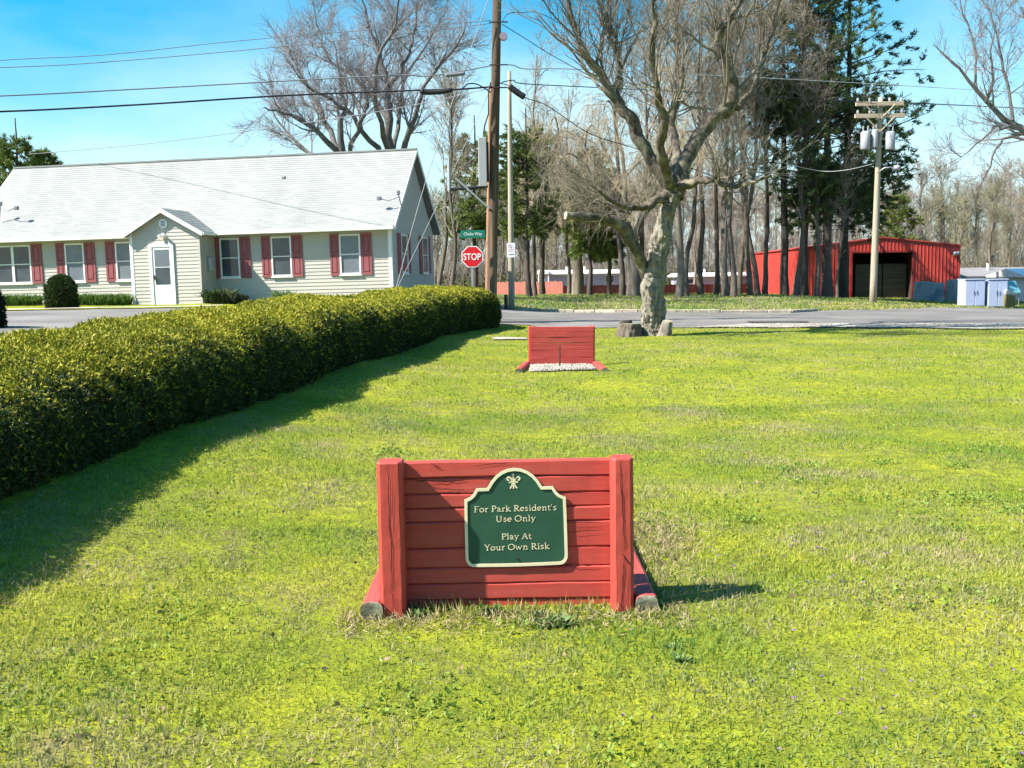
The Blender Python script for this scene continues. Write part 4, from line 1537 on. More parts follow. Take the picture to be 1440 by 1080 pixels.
def cable(pts, r, label, m='cable', name='overhead_cable', cat='cable', group=None, sides=5):
    pp = [P(*p) for p in pts]
    # smooth through the points
    if len(pp) > 2:
        t = np.linspace(0, len(pp) - 1, 8 * (len(pp) - 1) + 1)
        out = []
        for a in t:
            i = min(int(a), len(pp) - 2)
            f = a - i
            p0, p1, p2, p3 = pp[max(i - 1, 0)], pp[i], pp[i + 1], pp[min(i + 2, len(pp) - 1)]
            out.append(.5 * ((2 * p1) + (p2 - p0) * f + (2 * p0 - 5 * p1 + 4 * p2 - p3) * f * f + (3 * p1 - p0 - 3 * p2 + p3) * f ** 3))
        pp = out
    c0 = pp[0].copy()
    o = MB().tube([p - c0 for p in pp], r, sides).build(name, M[m], None, True, loc=c0)
    return tag(o, label, cat, group)


cable([(-220, 105, 27), (0, 85, 29), (150, 77, 30.3), (330, 58, 31.8), (520, 42, 32.6), (690, 29, 33.2)], .010, 'topmost thin wire running from the brown pole out over the roof', 'cable_grey')
cable([(-220, 100, 27), (0, 95, 29), (140, 88, 30.2), (370, 68, 31.8), (560, 48, 32.7), (690, 33, 33.2)], .011, 'thin spiralled wire second from top over the house roof', 'cable_grey')
cable([(-220, 140, 27), (0, 135, 29), (200, 125, 31), (400, 114, 32.2), (560, 106, 32.8), (600, 107, 32.9), (650, 100, 33.0), (692, 92, 33.2)], .019, 'grey cable above the thick black one across the house roof', 'cable_grey')
cable([(-220, 161, 27), (0, 157, 29), (200, 147, 31), (400, 134.5, 32.2), (590, 127, 32.8), (640, 126, 33), (692, 122, 33.2)], .026, 'thick black cable running from the brown pole over the house')
cable([(650, 126, 33.05), (658, 118, 33.1), (672, 119, 33.1), (690, 130, 33.2)], .02, 'short black loop of cable left of the brown pole')
cable([(40, 217, 45), (200, 203, 41), (380, 180, 37), (560, 152, 34.6), (690, 124, 33.3)], .012, 'thin service wire sloping down behind the roof towards the left', 'cable_grey')
cable([(592, 127.5, 32.8), (598, 130, 32.85), (622, 129, 32.9), (636, 126, 32.95)], [.05] + [.075] * 23 + [.04], 'black splice case hanging in the thick cable left of the pole', name='splice_case', cat='splice case', sides=10)
cable([(626, 106, 32.9), (640, 105, 32.95), (654, 103, 33.0)], [.03] + [.06] * 15 + [.03], 'grey brown splice case on the upper cable left of the pole', 'cable_grey', name='splice_case', cat='splice case', sides=10)
cable([(716, 121, 33.3), (726, 129, 33.3), (738, 137, 33.3)], [.06] + [.095] * 15 + [.06], 'black splice case sloping down just right of the brown pole', name='splice_case', cat='splice case', sides=10)
cable([(703, 117, 33.3), (716, 121, 33.3), (738, 137, 33.3), (770, 149, 34), (830, 188, 35.5), (900, 211, 37), (1010, 250, 41)], .014, 'black cable dropping from the splice case behind the gnarled tree')
cable([(706, 32, 33.3), (714, 20, 33.3), (732, 18, 33.5), (765, 21, 34), (830, 60, 36), (930, 118, 40)], .010, 'thin wire arching from the top of the brown pole to the right')
cable([(706, 34, 33.3), (740, 55, 34), (775, 77, 35), (840, 112, 37), (960, 170, 41)], .012, 'straight black wire slanting down right from the brown pole')
cable([(705, 91, 33.3), (722, 92, 33.5), (740, 97, 34), (800, 97, 36), (960, 104, 42), (1120, 112, 50), (1280, 121, 58), (1500, 134, 66)], .017, 'pale cable running right from the brown pole past the dark pines', 'guy')
cable([(705, 116, 33.3), (722, 113, 33.5), (740, 118, 34), (860, 124, 38), (1000, 131, 45), (1120, 138, 50), (1238, 146, 55)], .016, 'dark cable from the brown pole to the transformer pole crossarm')
cable([(1266, 144, 55), (1350, 148, 60), (1500, 155, 70)], .028, 'dark wire leaving the transformer pole crossarm to the right')
cable([(1232, 229, 55), (1190, 239, 55.5), (1150, 240, 57), (1090, 226, 55)], .016, 'pale service wire sagging left from the transformer pole', 'guy')
cable([(697, -30, 33.3), (605, 235, 34.4), (559, 398, 35.0), (548, 436, 35.1)], .012, 'long pale guy wire slanting across the house gable', 'guy', 'guy_wire', 'guy wire')
cable([(696, 112, 33.3), (609, 301, 34.3), (562, 398, 34.9), (546, 432, 35.0)], .010, 'shorter pale guy wire below the long one', 'guy', 'guy_wire', 'guy wire')

# stop sign with street name plate
SB = P(664.5, 420, 33.0)
SB.z = zt(SB.x, SB.y)
stop = thing('stop_sign', 'red octagonal stop sign behind the far end of the hedge', 'sign', SB)
sc_ = P(664, 361, 33.0) - SB
MB().box(-.028, .028, .005, .04, -.3, sc_.z + .46).build('post', M['steel'], stop)


def oct_(r):
    return [(r * math.cos(R(22.5 + 45 * k)), r * math.sin(R(22.5 + 45 * k))) for k in range(8)]


ro = 14.8 / 1500 * 33 / math.cos(R(22.5))
b = MB()
b.prism([(x + sc_.x, z + sc_.z) for x, z in oct_(ro)], -.008, .004)
b.build('border', M['sign_white'], stop)
b = MB()
b.prism([(x + sc_.x, z + sc_.z) for x, z in oct_(ro * .92)], -.012, -.0085)
b.build('panel', M['stop_red'], stop)


def words(s, width, height, m, parent, loc, name='lettering', weight=.0, face=None):
    c = bpy.data.curves.new('text', 'FONT')
    c.body = s
    c.align_x = 'CENTER'
    c.align_y = 'CENTER'
    c.extrude = .002
    c.offset = weight
    tmp = bpy.data.objects.new('text', c)
    me = bpy.data.meshes.new_from_object(tmp)
    bpy.data.objects.remove(tmp)
    co = np.array([v.co[:] for v in me.vertices])
    mn, mxx = co.min(0), co.max(0)
    ce = (mn + mxx) / 2
    out = np.empty_like(co)
    out[:, 0] = (co[:, 0] - ce[0]) / (mxx[0] - mn[0]) * width
    out[:, 1] = -(co[:, 2] - ce[2])
    out[:, 2] = (co[:, 1] - ce[1]) / (mxx[1] - mn[1]) * height
    me.vertices.foreach_set('co', out.astype(np.float32).ravel())
    me.materials.clear()
    me.materials.append(m)
    me.update()
    me.name = name
    return obj(name, me, parent, loc)


words('STOP', ro * 1.52, ro * .58, M['sign_white'], stop, (sc_.x, -.0165, sc_.z), weight=.012)
nz = (P(665, 329.5, 33.0) - SB)
b = MB()
b.bevbox(nz.x - .375, nz.x + .375, -.010, .010, nz.z - .115, nz.z + .115, .006)
b.build('street_name_plate', M['street_green'], stop)
words('Chuka Way', .56, .12, M['sign_white'], stop, (nz.x, -.0145, nz.z))

LPB = P(719.5, 432, 43.6)
LPB.z = zt(LPB.x, LPB.y)
lpole = thing('pale_pole', 'pale yellowish wooden pole right of the brown pole, carrying a small plate', 'pole', LPB)
tp = P(716, 100, 43.6) - LPB
MB().tube([(tp.x * k / 8, 0, -.4 + (tp.z + .4) * k / 8) for k in range(9)], [.135 - .055 * k / 8 for k in range(9)], 14).build('pole', M['pole_pale'], lpole, True)
q = P(718.5, 352, 43.4)
ps = thing('notice_plate', 'small white plate fixed to the pale wooden pole', 'sign', q)
MB().bevbox(-.165, .165, -.008, .006, -.29, .29, .004).build('panel', M['sign_white'], ps)
MB().tube([(.06 * math.cos(a_) - .03, -.010, .17 + .06 * math.sin(a_)) for a_ in np.linspace(0, 6.28, 14)], .010, 4).build('ring_symbol', M['faded_red'], ps)
for zz_, w_ in ((.03, .22), (-.04, .18)):
    MB().box(-w_ / 2, w_ / 2, -.0105, -.0085, zz_ - .012, zz_ + .012).build('faded_line', M['faded_red'], ps)
MB().tube([(-.1, -.011, -.14), (.1, -.011, -.14)], .012, 4).build('arrow', M['faded_red'], ps)
q = P(711.5, 426, 42.6)
q.z = zt(q.x, q.y)
o = MB().tube([(0, 0, -.2), (0, 0, .62)], .075, 10).build('bollard', M['bark_pine'], loc=q)
tag(o, 'short dark wooden post left of the foot of the pale pole', 'post')
OPB = P(684.5, 420, 36.5)
OPB.z = zt(OPB.x, OPB.y)
tp = P(689.5, 120, 36.5) - OPB
o = MB().tube([(tp.x * k / 6, 0, -.4 + (tp.z + .4) * k / 6) for k in range(7)], [.085 - .03 * k / 6 for k in range(7)], 12).build('orange_pole', M['pole_orange'], None, True, loc=OPB)
tag(o, 'slender orange brown pole half hidden behind the tall brown one', 'pole')

# transformer pole
TB = P(1227.5, 423, 55)
TB.z = zt(TB.x, TB.y)
tpole = thing('transformer_pole', 'pale wooden pole with crossarms and transformers in front of the barn', 'utility pole', TB)
tt = P(1238.5, 137, 55) - TB
ln_ = lambda f: Vector((tt.x * f, tt.y * f, tt.z * f))
MB().tube([ln_(k / 8) + (Vector((0, 0, -.4)) if k == 0 else Vector()) for k in range(9)], [.19 - .07 * k / 8 for k in range(9)], 12).build('pole', M['pole_pale'], tpole, True)
for yy_c, hw_ in ((146, 1.2), (163, 1.25)):
    q = P(1237, yy_c, 54.8) - TB
    MB().bevbox(q.x - hw_, q.x + hw_, q.y - .09, q.y + .09, q.z - .1, q.z + .1, .01).build('crossarm', M['crossarm'], tpole)
    for sg in (-1, 1):
        MB().tube([(q.x + sg * .75, q.y - .1, q.z - .05), (q.x + sg * .05, q.y - .1, q.z - .75)], .035, 6).build('brace', M['crossarm'], tpole)
    for dx in (-1.1, -.5, .5, 1.1):
        MB().tube([(q.x + dx, q.y, q.z + .08), (q.x + dx, q.y, q.z + .18), (q.x + dx, q.y, q.z + .30)], [.03, .07, .05], 8).build('insulator', M['transformer'], tpole)
for px, py, r_ in ((1217, 197.5, .24), (1252, 197.5, .24), (1230, 195, .16)):
    q = P(px, py, 54.75) - TB
    tr = MB().tube([(q.x, q.y, q.z - .45), (q.x, q.y, q.z - .42), (q.x, q.y, q.z + .38), (q.x, q.y, q.z + .45)], [r_ * .9, r_, r_, r_ * .7], 14).build('transformer', M['transformer'], tpole, True)
    for sg in (-.5, .5):
        MB().tube([(q.x + sg * r_, q.y, q.z + .42), (q.x + sg * r_, q.y, q.z + .72)], .035, 6).build('bushing', M['transformer'], tr)
    q3 = ln_((q.z + .1) / tt.z)
    MB().tube([(q.x, q.y, q.z + .1), tuple(q3)], .03, 6).build('hanger', M['steel'], tr)
q = P(1234, 243, 54.8) - TB
q2 = P(1244, 236, 54.6) - TB
q3 = P(1257, 235, 54.5) - TB
arm = MB().tube([tuple(q), tuple(q2), tuple(q3)], .035, 6).build('lamp_arm', M['steel'], tpole, True)
q4 = P(1266, 236.5, 54.5) - TB
MB().tube([tuple(q3), tuple((q3 + q4) / 2), tuple(q4)], [.07, .15, .10], 10).build('lamp_head', M['transformer'], arm, True)


# ------------------------------------------------------------------ trees
def interp_path(P_, R_, idx, t):
    K = P_.shape[1]
    f = t * (K - 1)
    i = np.minimum(f.astype(int), K - 2)
    u = (f - i)[:, None]
    a, b_ = P_[idx, i], P_[idx, i + 1]
    return a * (1 - u) + b_ * u, nrm(b_ - a), R_[idx, i] * (1 - u[:, 0]) + R_[idx, i + 1] * u[:, 0]


def spawn(par, n, t0, t1, ang, asd, length, lsd, up, wig, K, rs_, rng, taper_t=.45, rmin=.004, droop=0.0, tip=.25, rmax=9):
    P_, R_ = par
    N = len(P_)
    idx = np.repeat(np.arange(N), n)
    m = len(idx)
    t = rng.uniform(t0, t1, m)
    p, T, r = interp_path(P_, R_, idx, t)
    pr = nrm(np.cross(T, rot_to(rng, m)))
    a = np.radians(rng.normal(ang, asd, m))[:, None]
    d = nrm(T * np.cos(a) + pr * np.sin(a) + np.array([0, 0, up]))
    ln = length * (1 - taper_t * t) * np.exp(rng.normal(0, lsd, m))
    r0 = np.clip(r * rs_, rmin, rmax)
    Pn = np.empty((m, K, 3))
    Pn[:, 0] = p
    for k in range(1, K):
        d = nrm(d + rng.normal(0, wig, (m, 3)) + np.array([0, 0, (up * .35 - droop)]))
        Pn[:, k] = Pn[:, k - 1] + d * (ln / (K - 1))[:, None]
    Rn = r0[:, None] * np.linspace(1, tip, K)[None]
    return Pn, Rn


def tubes(par, sd):
    P_, R_ = par
    N, K, _ = P_.shape
    T = nrm(np.gradient(P_, axis=1))
    mean = nrm(P_[:, -1] - P_[:, 0])
    ref = np.where(np.abs(mean[:, 2:3]) < .8, np.array([[0, 0, 1.0]]), np.array([[1.0, 0, 0]]))[:, None]
    Uv = nrm(np.cross(T, np.broadcast_to(ref, T.shape)))
    Vv = np.cross(T, Uv)
    a = np.arange(sd) * 2 * np.pi / sd
    ring = P_[:, :, None] + R_[:, :, None, None] * (np.cos(a)[None, None, :, None] * Uv[:, :, None] + np.sin(a)[None, None, :, None] * Vv[:, :, None])
    i, k, j = np.meshgrid(np.arange(N), np.arange(K - 1), np.arange(sd), indexing='ij')
    b_ = (i * K + k) * sd
    Fq = np.stack([b_ + j, b_ + (j + 1) % sd, b_ + sd + (j + 1) % sd, b_ + sd + j], -1).reshape(-1, 4)
    return ring.reshape(-1, 3), Fq


def join(parts):
    vs, fs, n = [], [], 0
    for v, f in parts:
        vs.append(v)
        fs.append(f + n)
        n += len(v)
    return np.concatenate(vs), fs


def poly_limb(pts, rads, K, rng, wob=.02):
    pts = np.array([tuple(p) for p in pts], float)
    n = len(pts)
    # Catmull-Rom through the points
    t = np.linspace(0, n - 1, K)
    i = np.minimum(t.astype(int), n - 2)
    f = (t - i)[:, None]
    g = lambda j: pts[np.clip(j, 0, n - 1)]
    p0, p1, p2, p3 = g(i - 1), g(i), g(i + 1), g(i + 2)
    out = .5 * (2 * p1 + (p2 - p0) * f + (2 * p0 - 5 * p1 + 4 * p2 - p3) * f ** 2 + (3 * p1 - p0 - 3 * p2 + p3) * f ** 3)
    out[1:-1] += rng.normal(0, wob, (K - 2, 3))
    return out[None], np.interp(t, np.arange(n), rads)[None]


def lumpy(par, sd, rng, amp, frq):
    """thick stem with burls and ridges"""
    V, Fq = tubes(par, sd)
    P_, R_ = par
    K = P_.shape[1]
    c = np.repeat(P_[0], sd, 0)
    rr = np.repeat(R_[0], sd)
    d = V - c
    ph = rng.uniform(0, 6.28, 6)
    an = np.tile(np.arange(sd) * 2 * np.pi / sd, K)
    z = np.repeat(np.append(0, np.cumsum(np.linalg.norm(np.diff(P_[0], axis=0), axis=1))), sd)
    k = 1 + amp * (.5 * np.sin(3 * an + z * frq + ph[0]) * np.sin(z * frq * 1.7 + ph[1]) + .35 * np.sin(5 * an - z * frq * 2.3 + ph[2]) + .35 * np.sin(8 * an + z * frq * 4 + ph[3]) * np.sin(z * frq * 3 + ph[4]))
    k += rng.normal(0, amp * .16, len(k))
    return c + d * k[:, None], Fq


def barky(par, sd, rng, burl, furrow, bs=1.6, seed=0):
    """old bark: burls, furrows along the stem and small flakes, from 3-D noise"""
    from mathutils import noise
    V, Fq = tubes(par, sd)
    P_, R_ = par
    K = P_.shape[1]
    c = np.repeat(P_[0], sd, 0)
    rr = np.repeat(R_[0], sd)
    d = nrm(V - c)
    ax_ = np.repeat(np.append(0, np.cumsum(np.linalg.norm(np.diff(P_[0], axis=0), axis=1))), sd)
    out = np.empty(len(V))
    for i in range(len(V)):
        v = V[i]
        r = rr[i]
        b1_ = noise.noise((v[0] * bs + seed, v[1] * bs, v[2] * bs * .8))
        b2_ = abs(noise.noise((v[0] * bs * 2.7, v[1] * bs * 2.7 + seed, v[2] * bs * 2.2)))
        q = Vector((d[i][0] * r * 15, d[i][1] * r * 15 + d[i][2] * 3, ax_[i] * 3.2 + seed))
        f1 = abs(noise.noise(q))
        f2 = noise.noise(q * 3.1)
        out[i] = r * (1 + burl * (b1_ * .9 + .7 * b2_ - .2)) + furrow * (f1 * 1.6 - .4 + .45 * f2)
    return c + d * out[:, None], Fq


def P0(px, py, Y, base):
    return P(px, py, Y) - base


# --- the gnarled tree on the lawn
rng = np.random.default_rng(21)
TY = 27.9
TBASE = P(920, 472, TY)
TBASE.z = zt(TBASE.x, TBASE.y)
gn = thing('gnarled_tree', 'big gnarled bare tree with a thick burled trunk at the end of the lawn', 'tree', TBASE)
K_ = lambda px, py, dy=0.0: tuple(P0(px, py, TY + dy, TBASE))
tr = poly_limb([K_(919, 490), K_(919, 468), K_(919, 445), K_(918, 410), K_(923, 375), K_(929, 340), K_(936, 308), K_(944, 280), K_(951, 262)],
               [.48, .38, .315, .28, .26, .25, .23, .22, .20], 150, rng, .003)
V, Fq = barky(tr, 72, rng, .30, .05, 2.4)
obj('trunk', arrays_mesh('trunk', V, [Fq], M['bark_gnarl'], True), gn)
limb_specs = [
    ([K_(946, 276), K_(925, 237, -.1), K_(898, 197, -.2), K_(887, 165, -.3), K_(862, 138, -.3), K_(846, 105, -.4), K_(822, 76, -.5), K_(806, 32, -.6), K_(792, -30, -.8), K_(770, -90, -1)], [.20, .17, .15, .145, .12, .10, .075, .05, .035, .015]),
    ([K_(947, 276), K_(962, 230, .2), K_(983, 190, .3), K_(1004, 166, .3), K_(1027, 146, .2), K_(1027, 112, .1), K_(1011, 72, 0), K_(1012, 46, -.1), K_(1030, 20, -.2), K_(1046, -10, -.3), K_(1050, -80, -.4)], [.22, .19, .175, .165, .15, .135, .12, .10, .075, .05, .02]),
    ([K_(1000, 172, .3), K_(1034, 152, .5), K_(1056, 130, .8), K_(1072, 90, 1.0), K_(1090, 30, 1.2), K_(1110, -50, 1.4)], [.10, .085, .065, .05, .035, .012]),
    ([K_(950, 266), K_(975, 256, -.5), K_(1002, 252, -.9), K_(1028, 262, -1.3), K_(1052, 258, -1.8), K_(1085, 246, -2.2)], [.13, .10, .08, .055, .04, .015]),
    ([K_(940, 274), K_(918, 286, -.4), K_(894, 293, -.8), K_(870, 288, -1.2), K_(842, 268, -1.6)], [.12, .095, .07, .05, .02]),
    ([K_(948, 268), K_(952, 225, 1.0), K_(945, 170, 1.8), K_(957, 110, 2.6), K_(950, 40, 3.2), K_(955, -60, 3.8)], [.16, .13, .105, .08, .05, .015]),
    ([K_(945, 268), K_(930, 215, -1.0), K_(932, 160, -1.8), K_(915, 95, -2.4), K_(920, 20, -2.9), K_(905, -70, -3.3)], [.15, .12, .095, .07, .045, .015]),
    ([K_(866, 143, -.3), K_(872, 110, -.1), K_(866, 60, .2), K_(855, 20, .4), K_(848, -60, .6)], [.07, .055, .045, .035, .012]),
]
limbs = [poly_limb(p, r, 22, rng, .025) for p, r in limb_specs]
limbs = [(p_, r_ * 1.04) for p_, r_ in limbs]
parts = [barky(poly_limb(l[0][0], l[1][0], 90, rng, .004), 22, rng, .30, .026, 3.0, 5 * i_) for i_, l in enumerate(limbs)]
V, Fs = join(parts)
obj('limb', arrays_mesh('limb', V, Fs, M['bark_limb'], True), gn)['kind'] = 'stuff'
cutl = poly_limb([K_(912, 398, .2), K_(902, 372, .0), K_(890, 345, -.3), K_(876, 320, -.5), K_(856, 308, -.7), K_(830, 306, -.9), K_(796, 303, -1.1)], [.13, .15, .16, .165, .14, .115, .10], 22, rng, .01)
V, Fq = barky(poly_limb(cutl[0][0], cutl[1][0], 70, rng, .002), 24, rng, .35, .022, 3.0, 9)
co_ = obj('cut_limb', arrays_mesh('cut_limb', V, [Fq], M['bark_limb'], True), gn)
co_['label'] = 'thick low limb sawn off at its pale end'
e0, e1 = cutl[0][0, -1], cutl[0][0, -2]
dd = nrm(e0 - e1)
MB().tube([tuple(e0 - dd * .02), tuple(e0 + dd * .02)], .095, 12).build('sawn_end', mat('sawn_face', (.62, .55, .42), (.5, .42, .31), 20, .8), co_)
q = P0(938, 466, TY - .45, TBASE)
rt = poly_limb([tuple(P0(934, 478, TY - .4, TBASE)), tuple(P0(936, 462, TY - .42, TBASE)), tuple(P0(940, 452, TY - .45, TBASE))], [.22, .16, .10], 20, rng, .0)
V, Fq = barky(rt, 24, rng, .4, .03, 4)
rk = obj('root_stub', arrays_mesh('root_stub', V, [Fq], M['bark_gnarl'], True), gn)
e0 = rt[0][0, -1]
MB().tube([tuple(e0 - np.array([0, 0, .02])), tuple(e0 + np.array([.01, -.01, .02]))], .095, 10).build('sawn_end', mat('sawn_face_pale', (.50, .42, .28), (.36, .29, .2), 20, .8), rk)
_lm = [l for k_, l in enumerate(limbs) if k_ not in (3, 4)]
allp = (np.concatenate([l[0] for l in _lm]), np.concatenate([l[1] for l in _lm]))
lowp = (np.concatenate([limbs[3][0], limbs[4][0]]), np.concatenate([limbs[3][1], limbs[4][1]]))
br1 = spawn(allp, 17, .34, .97, 48, 14, 2.6, .35, .30, .13, 8, .42, rng, .45, .014, rmax=.05)
cutp = spawn(cutl, 6, .45, .95, 60, 15, .8, .3, .7, .1, 5, .2, rng, .2, .008, rmax=.02)
bl1 = spawn(lowp, 7, .4, .97, 50, 14, 1.3, .35, .25, .14, 8, .42, rng, .45, .012, rmax=.04)
br1 = (np.concatenate([br1[0], bl1[0]]), np.concatenate([br1[1], bl1[1]]))
br2 = spawn(br1, 7, .15, .97, 42, 14, 1.25, .35, .22, .13, 6, .6, rng, .4, .009)
br3 = spawn(br2, 6, .15, .98, 38, 14, .66, .35, .15, .12, 4, .6, rng, .3, .006)
spr = spawn(allp, 12, .3, .9, 55, 20, 1.3, .45, .8, .07, 5, .08, rng, .3, .008, rmax=.014)
V, Fs = join([tubes(br1, 5), tubes(br2, 4), tubes(br3, 3), tubes(spr, 3), tubes(cutp, 3)])
obj('crown', arrays_mesh('crown', V, Fs, M['twig_gnarl']), gn)

# stump beside it
q = P(885, 473, TY - .3)
q.z = zt(q.x, q.y)
stp = thing('tree_stump', 'weathered grey stump standing left of the gnarled tree', 'stump', q)
s1 = poly_limb([(0, 0, -.1), (.0, 0, .1), (.01, 0, .33)], [.33, .30, .28], 8, rng, 0)
V, Fq = barky(poly_limb(s1[0][0], s1[1][0], 24, rng, 0), 64, rng, .2, .05, 2.0, 3)
obj('bark', arrays_mesh('bark', V, [Fq], M['bark_grey'], False), stp)
MB().tube([(.01, 0, .30), (.01, 0, .335)], .26, 18).build('sawn_top', M['cut_wood'], stp)
q = P(880, 452, TY + .35)
s1 = poly_limb([(0, 0, 0), (.0, 0, .12), (.0, 0, .28)], [.17, .16, .16], 6, rng, 0)
V, Fq = lumpy(s1, 20, rng, .12, 2.0)
q.z = zt(q.x, q.y) + .12
s0 = poly_limb([(0, 0, -.3), (.0, 0, .12), (.0, 0, .28)], [.2, .17, .16], 6, rng, 0)
V, Fq = lumpy(s0, 20, rng, .12, 2.0)
tag(obj('log_piece', arrays_mesh('log_piece', V, [Fq, [tuple(5 * 20 + k for k in range(20))]], M['bark_pine']), None, q), 'small dark cut log standing up behind the weathered stump', 'log')


def bare_tree(name, label, base, trunk, limbs, l1, l2, l3, barkm, twigm, rng, group=None, trunk_sides=12, cat='tree', r3=.008):
    """trunk: (path, radii) array pair; limbs: list of pairs; l1.. = (n, t0, t1, angle, length, up, droop)"""
    t = thing(name, label, cat, base, group=group)
    V, Fs = join([lumpy(trunk, trunk_sides, rng, .08, 2.0)] + [tubes(l, 8) for l in limbs])
    obj('trunk', arrays_mesh('trunk', V, Fs, barkm, True), t)
    par = (np.concatenate([l[0] for l in limbs]), np.concatenate([l[1] for l in limbs])) if limbs else trunk
    b1 = spawn(par, l1[0], l1[1], l1[2], l1[3], 13, l1[4], .3, l1[5], .10, 8, .45, rng, .45, r3 * 2, l1[6])
    b2 = spawn(b1, l2[0], l2[1], l2[2], l2[3], 13, l2[4], .3, l2[5], .11, 6, .6, rng, .4, r3 * 1.4, l2[6])
    b3 = spawn(b2, l3[0], l3[1], l3[2], l3[3], 13, l3[4], .3, l3[5], .10, 4, .6, rng, .3, r3, l3[6])
    V, Fs = join([tubes(b1, 5), tubes(b2, 3), tubes(b3, 3)])
    obj('crown', arrays_mesh('crown', V, Fs, twigm), t)
    return t


# --- big bare tree behind the house
rng = np.random.default_rng(31)
BY = 52.0
BB = P(548, 400, BY)
BB.z = zt(BB.x, BB.y)
K_ = lambda px, py, dy=0.0: tuple(P0(px, py, BY + dy, BB))
tk = poly_limb([(0, 0, -.2), K_(549, 300), K_(550, 225)], [.42, .33, .27], 14, rng, .01)
L_ = [
    ([K_(550, 232), K_(548, 180), K_(545, 122), K_(536, 82), K_(520, 42), K_(508, 0), K_(500, -50)], [.33, .27, .20, .15, .11, .07, .03]),
    ([K_(546, 125), K_(562, 102, .5), K_(577, 70, .8), K_(584, 35, 1), K_(592, -40, 1.2)], [.17, .14, .11, .08, .03]),
    ([K_(546, 240), K_(533, 215, -1), K_(512, 188, -1.5), K_(494, 160, -2), K_(462, 138, -2.4), K_(430, 120, -2.8), K_(404, 85, -3)], [.26, .21, .17, .14, .10, .07, .03]),
    ([K_(546, 175), K_(526, 140, 1.0), K_(500, 110, 1.6), K_(468, 86, 2), K_(450, 52, 2.4), K_(440, 0, 2.8)], [.2, .16, .13, .10, .07, .03]),
    ([K_(555, 250), K_(569, 212, -1), K_(582, 165, -1.8), K_(594, 128, -2), K_(612, 100, -2.4), K_(640, 70, -2.8), K_(656, 30, -3)], [.26, .21, .17, .13, .10, .06, .03]),
    ([K_(551, 230), K_(560, 170, 2), K_(568, 110, 3.5), K_(600, 60, 4.5), K_(630, 10, 5)], [.2, .16, .12, .08, .03]),
    ([K_(549, 220), K_(532, 160, -2.4), K_(530, 90, -3.8), K_(555, 30, -4.6), K_(560, -40, -5)], [.2, .16, .12, .08, .03]),
]
limbs = [poly_limb(p, [q_r * .68 for q_r in r], 16, rng, .05) for p, r in L_]
bare_tree('bare_tree', 'broad many limbed bare tree rising behind the right part of the house roof', BB, tk, limbs, (11, .2, .98, 42, 3.0, .15, 0), (8, .12, .98, 40, 1.5, .08, 0), (11, .1, .98, 38, .9, .02, 0), M['bark_purple'], M['twig_purple'], rng, r3=.0085)
BB = P(486, 400, 50)
BB.z = zt(BB.x, BB.y)
K_ = lambda px, py, dy=0.0: tuple(P0(px, py, 50 + dy, BB))
tk = poly_limb([(0, 0, -.2), K_(486, 290), K_(484, 215)], [.3, .25, .22], 10, rng, .01)
L_ = [([K_(484, 222), K_(478, 180), K_(484, 150), K_(476, 110), K_(470, 60)], [.18, .14, .10, .07, .02]),
      ([K_(485, 235), K_(462, 200, -1), K_(430, 172, -1.6), K_(400, 160, -2), K_(372, 150, -2.4)], [.16, .13, .10, .07, .02]),
      ([K_(485, 245), K_(450, 222, 1), K_(420, 205, 1.6), K_(398, 180, 2), K_(376, 140, 2.2)], [.15, .11, .08, .05, .02]),
      ([K_(485, 230), K_(460, 180, 1.5), K_(440, 140, 2), K_(418, 95, 2.4), K_(402, 60, 2.6)], [.16, .12, .09, .06, .02]),
      ([K_(485, 235), K_(500, 190, -1.5), K_(515, 150, -2), K_(512, 110, -2.4)], [.14, .1, .06, .02])]
limbs = [poly_limb(p, r, 14, rng, .05) for p, r in L_]
bare_tree('bare_tree', 'lower spreading bare tree behind the roof, left of the big many limbed one', BB, tk, limbs, (10, .2, .98, 42, 2.3, .2, 0), (7, .12, .98, 40, 1.2, .1, 0), (9, .1, .98, 38, .75, .04, 0), M['bark_purple'], M['twig_purple'], rng, r3=.0085)

# --- bare tree reaching in from the right edge
BB = P(1620, 440, 34)
BB.z = zt(BB.x, BB.y)
K_ = lambda px, py, dy=0.0: tuple(P0(px, py, 34 + dy, BB))
tk = poly_limb([(0, 0, -.2), K_(1616, 330), K_(1606, 240), K_(1600, 170), K_(1602, 60), K_(1596, -80)], [.42, .36, .32, .28, .2, .08], 18, rng, .01)
L_ = [([K_(1606, 250), K_(1540, 230), K_(1480, 210), K_(1440, 184), K_(1405, 163), K_(1374, 128), K_(1345, 92), K_(1312, 62)], [.2, .17, .14, .105, .085, .06, .04, .012]),
      ([K_(1424, 174), K_(1420, 140, .4), K_(1410, 90, .6), K_(1398, 40, .8), K_(1388, -10, 1)], [.06, .05, .04, .028, .01]),
      ([K_(1386, 145), K_(1396, 115, -.4), K_(1392, 75, -.6), K_(1400, 30, -.8)], [.05, .04, .03, .01]),
      ([K_(1374, 128), K_(1372, 90, .3), K_(1368, 50, .5), K_(1352, 10, .7), K_(1348, -30, .8)], [.045, .038, .03, .02, .01]),
      ([K_(1560, 238), K_(1480, 205, 1), K_(1420, 194, 1.4), K_(1402, 208, 1.6), K_(1390, 240, 1.8), K_(1374, 268, 1.9)], [.08, .06, .045, .035, .025, .008]),
      ([K_(1430, 178), K_(1400, 180, -.6), K_(1376, 200, -.9), K_(1350, 222, -1.1)], [.045, .035, .025, .008]),
      ([K_(1604, 190), K_(1540, 120, -1), K_(1480, 70, -1.4), K_(1436, 10, -1.8)], [.15, .11, .08, .02]),
      ([K_(1602, 150), K_(1660, 60, -1), K_(1700, -20, -1.4), K_(1740, -90, -1.8)], [.16, .11, .08, .02])]
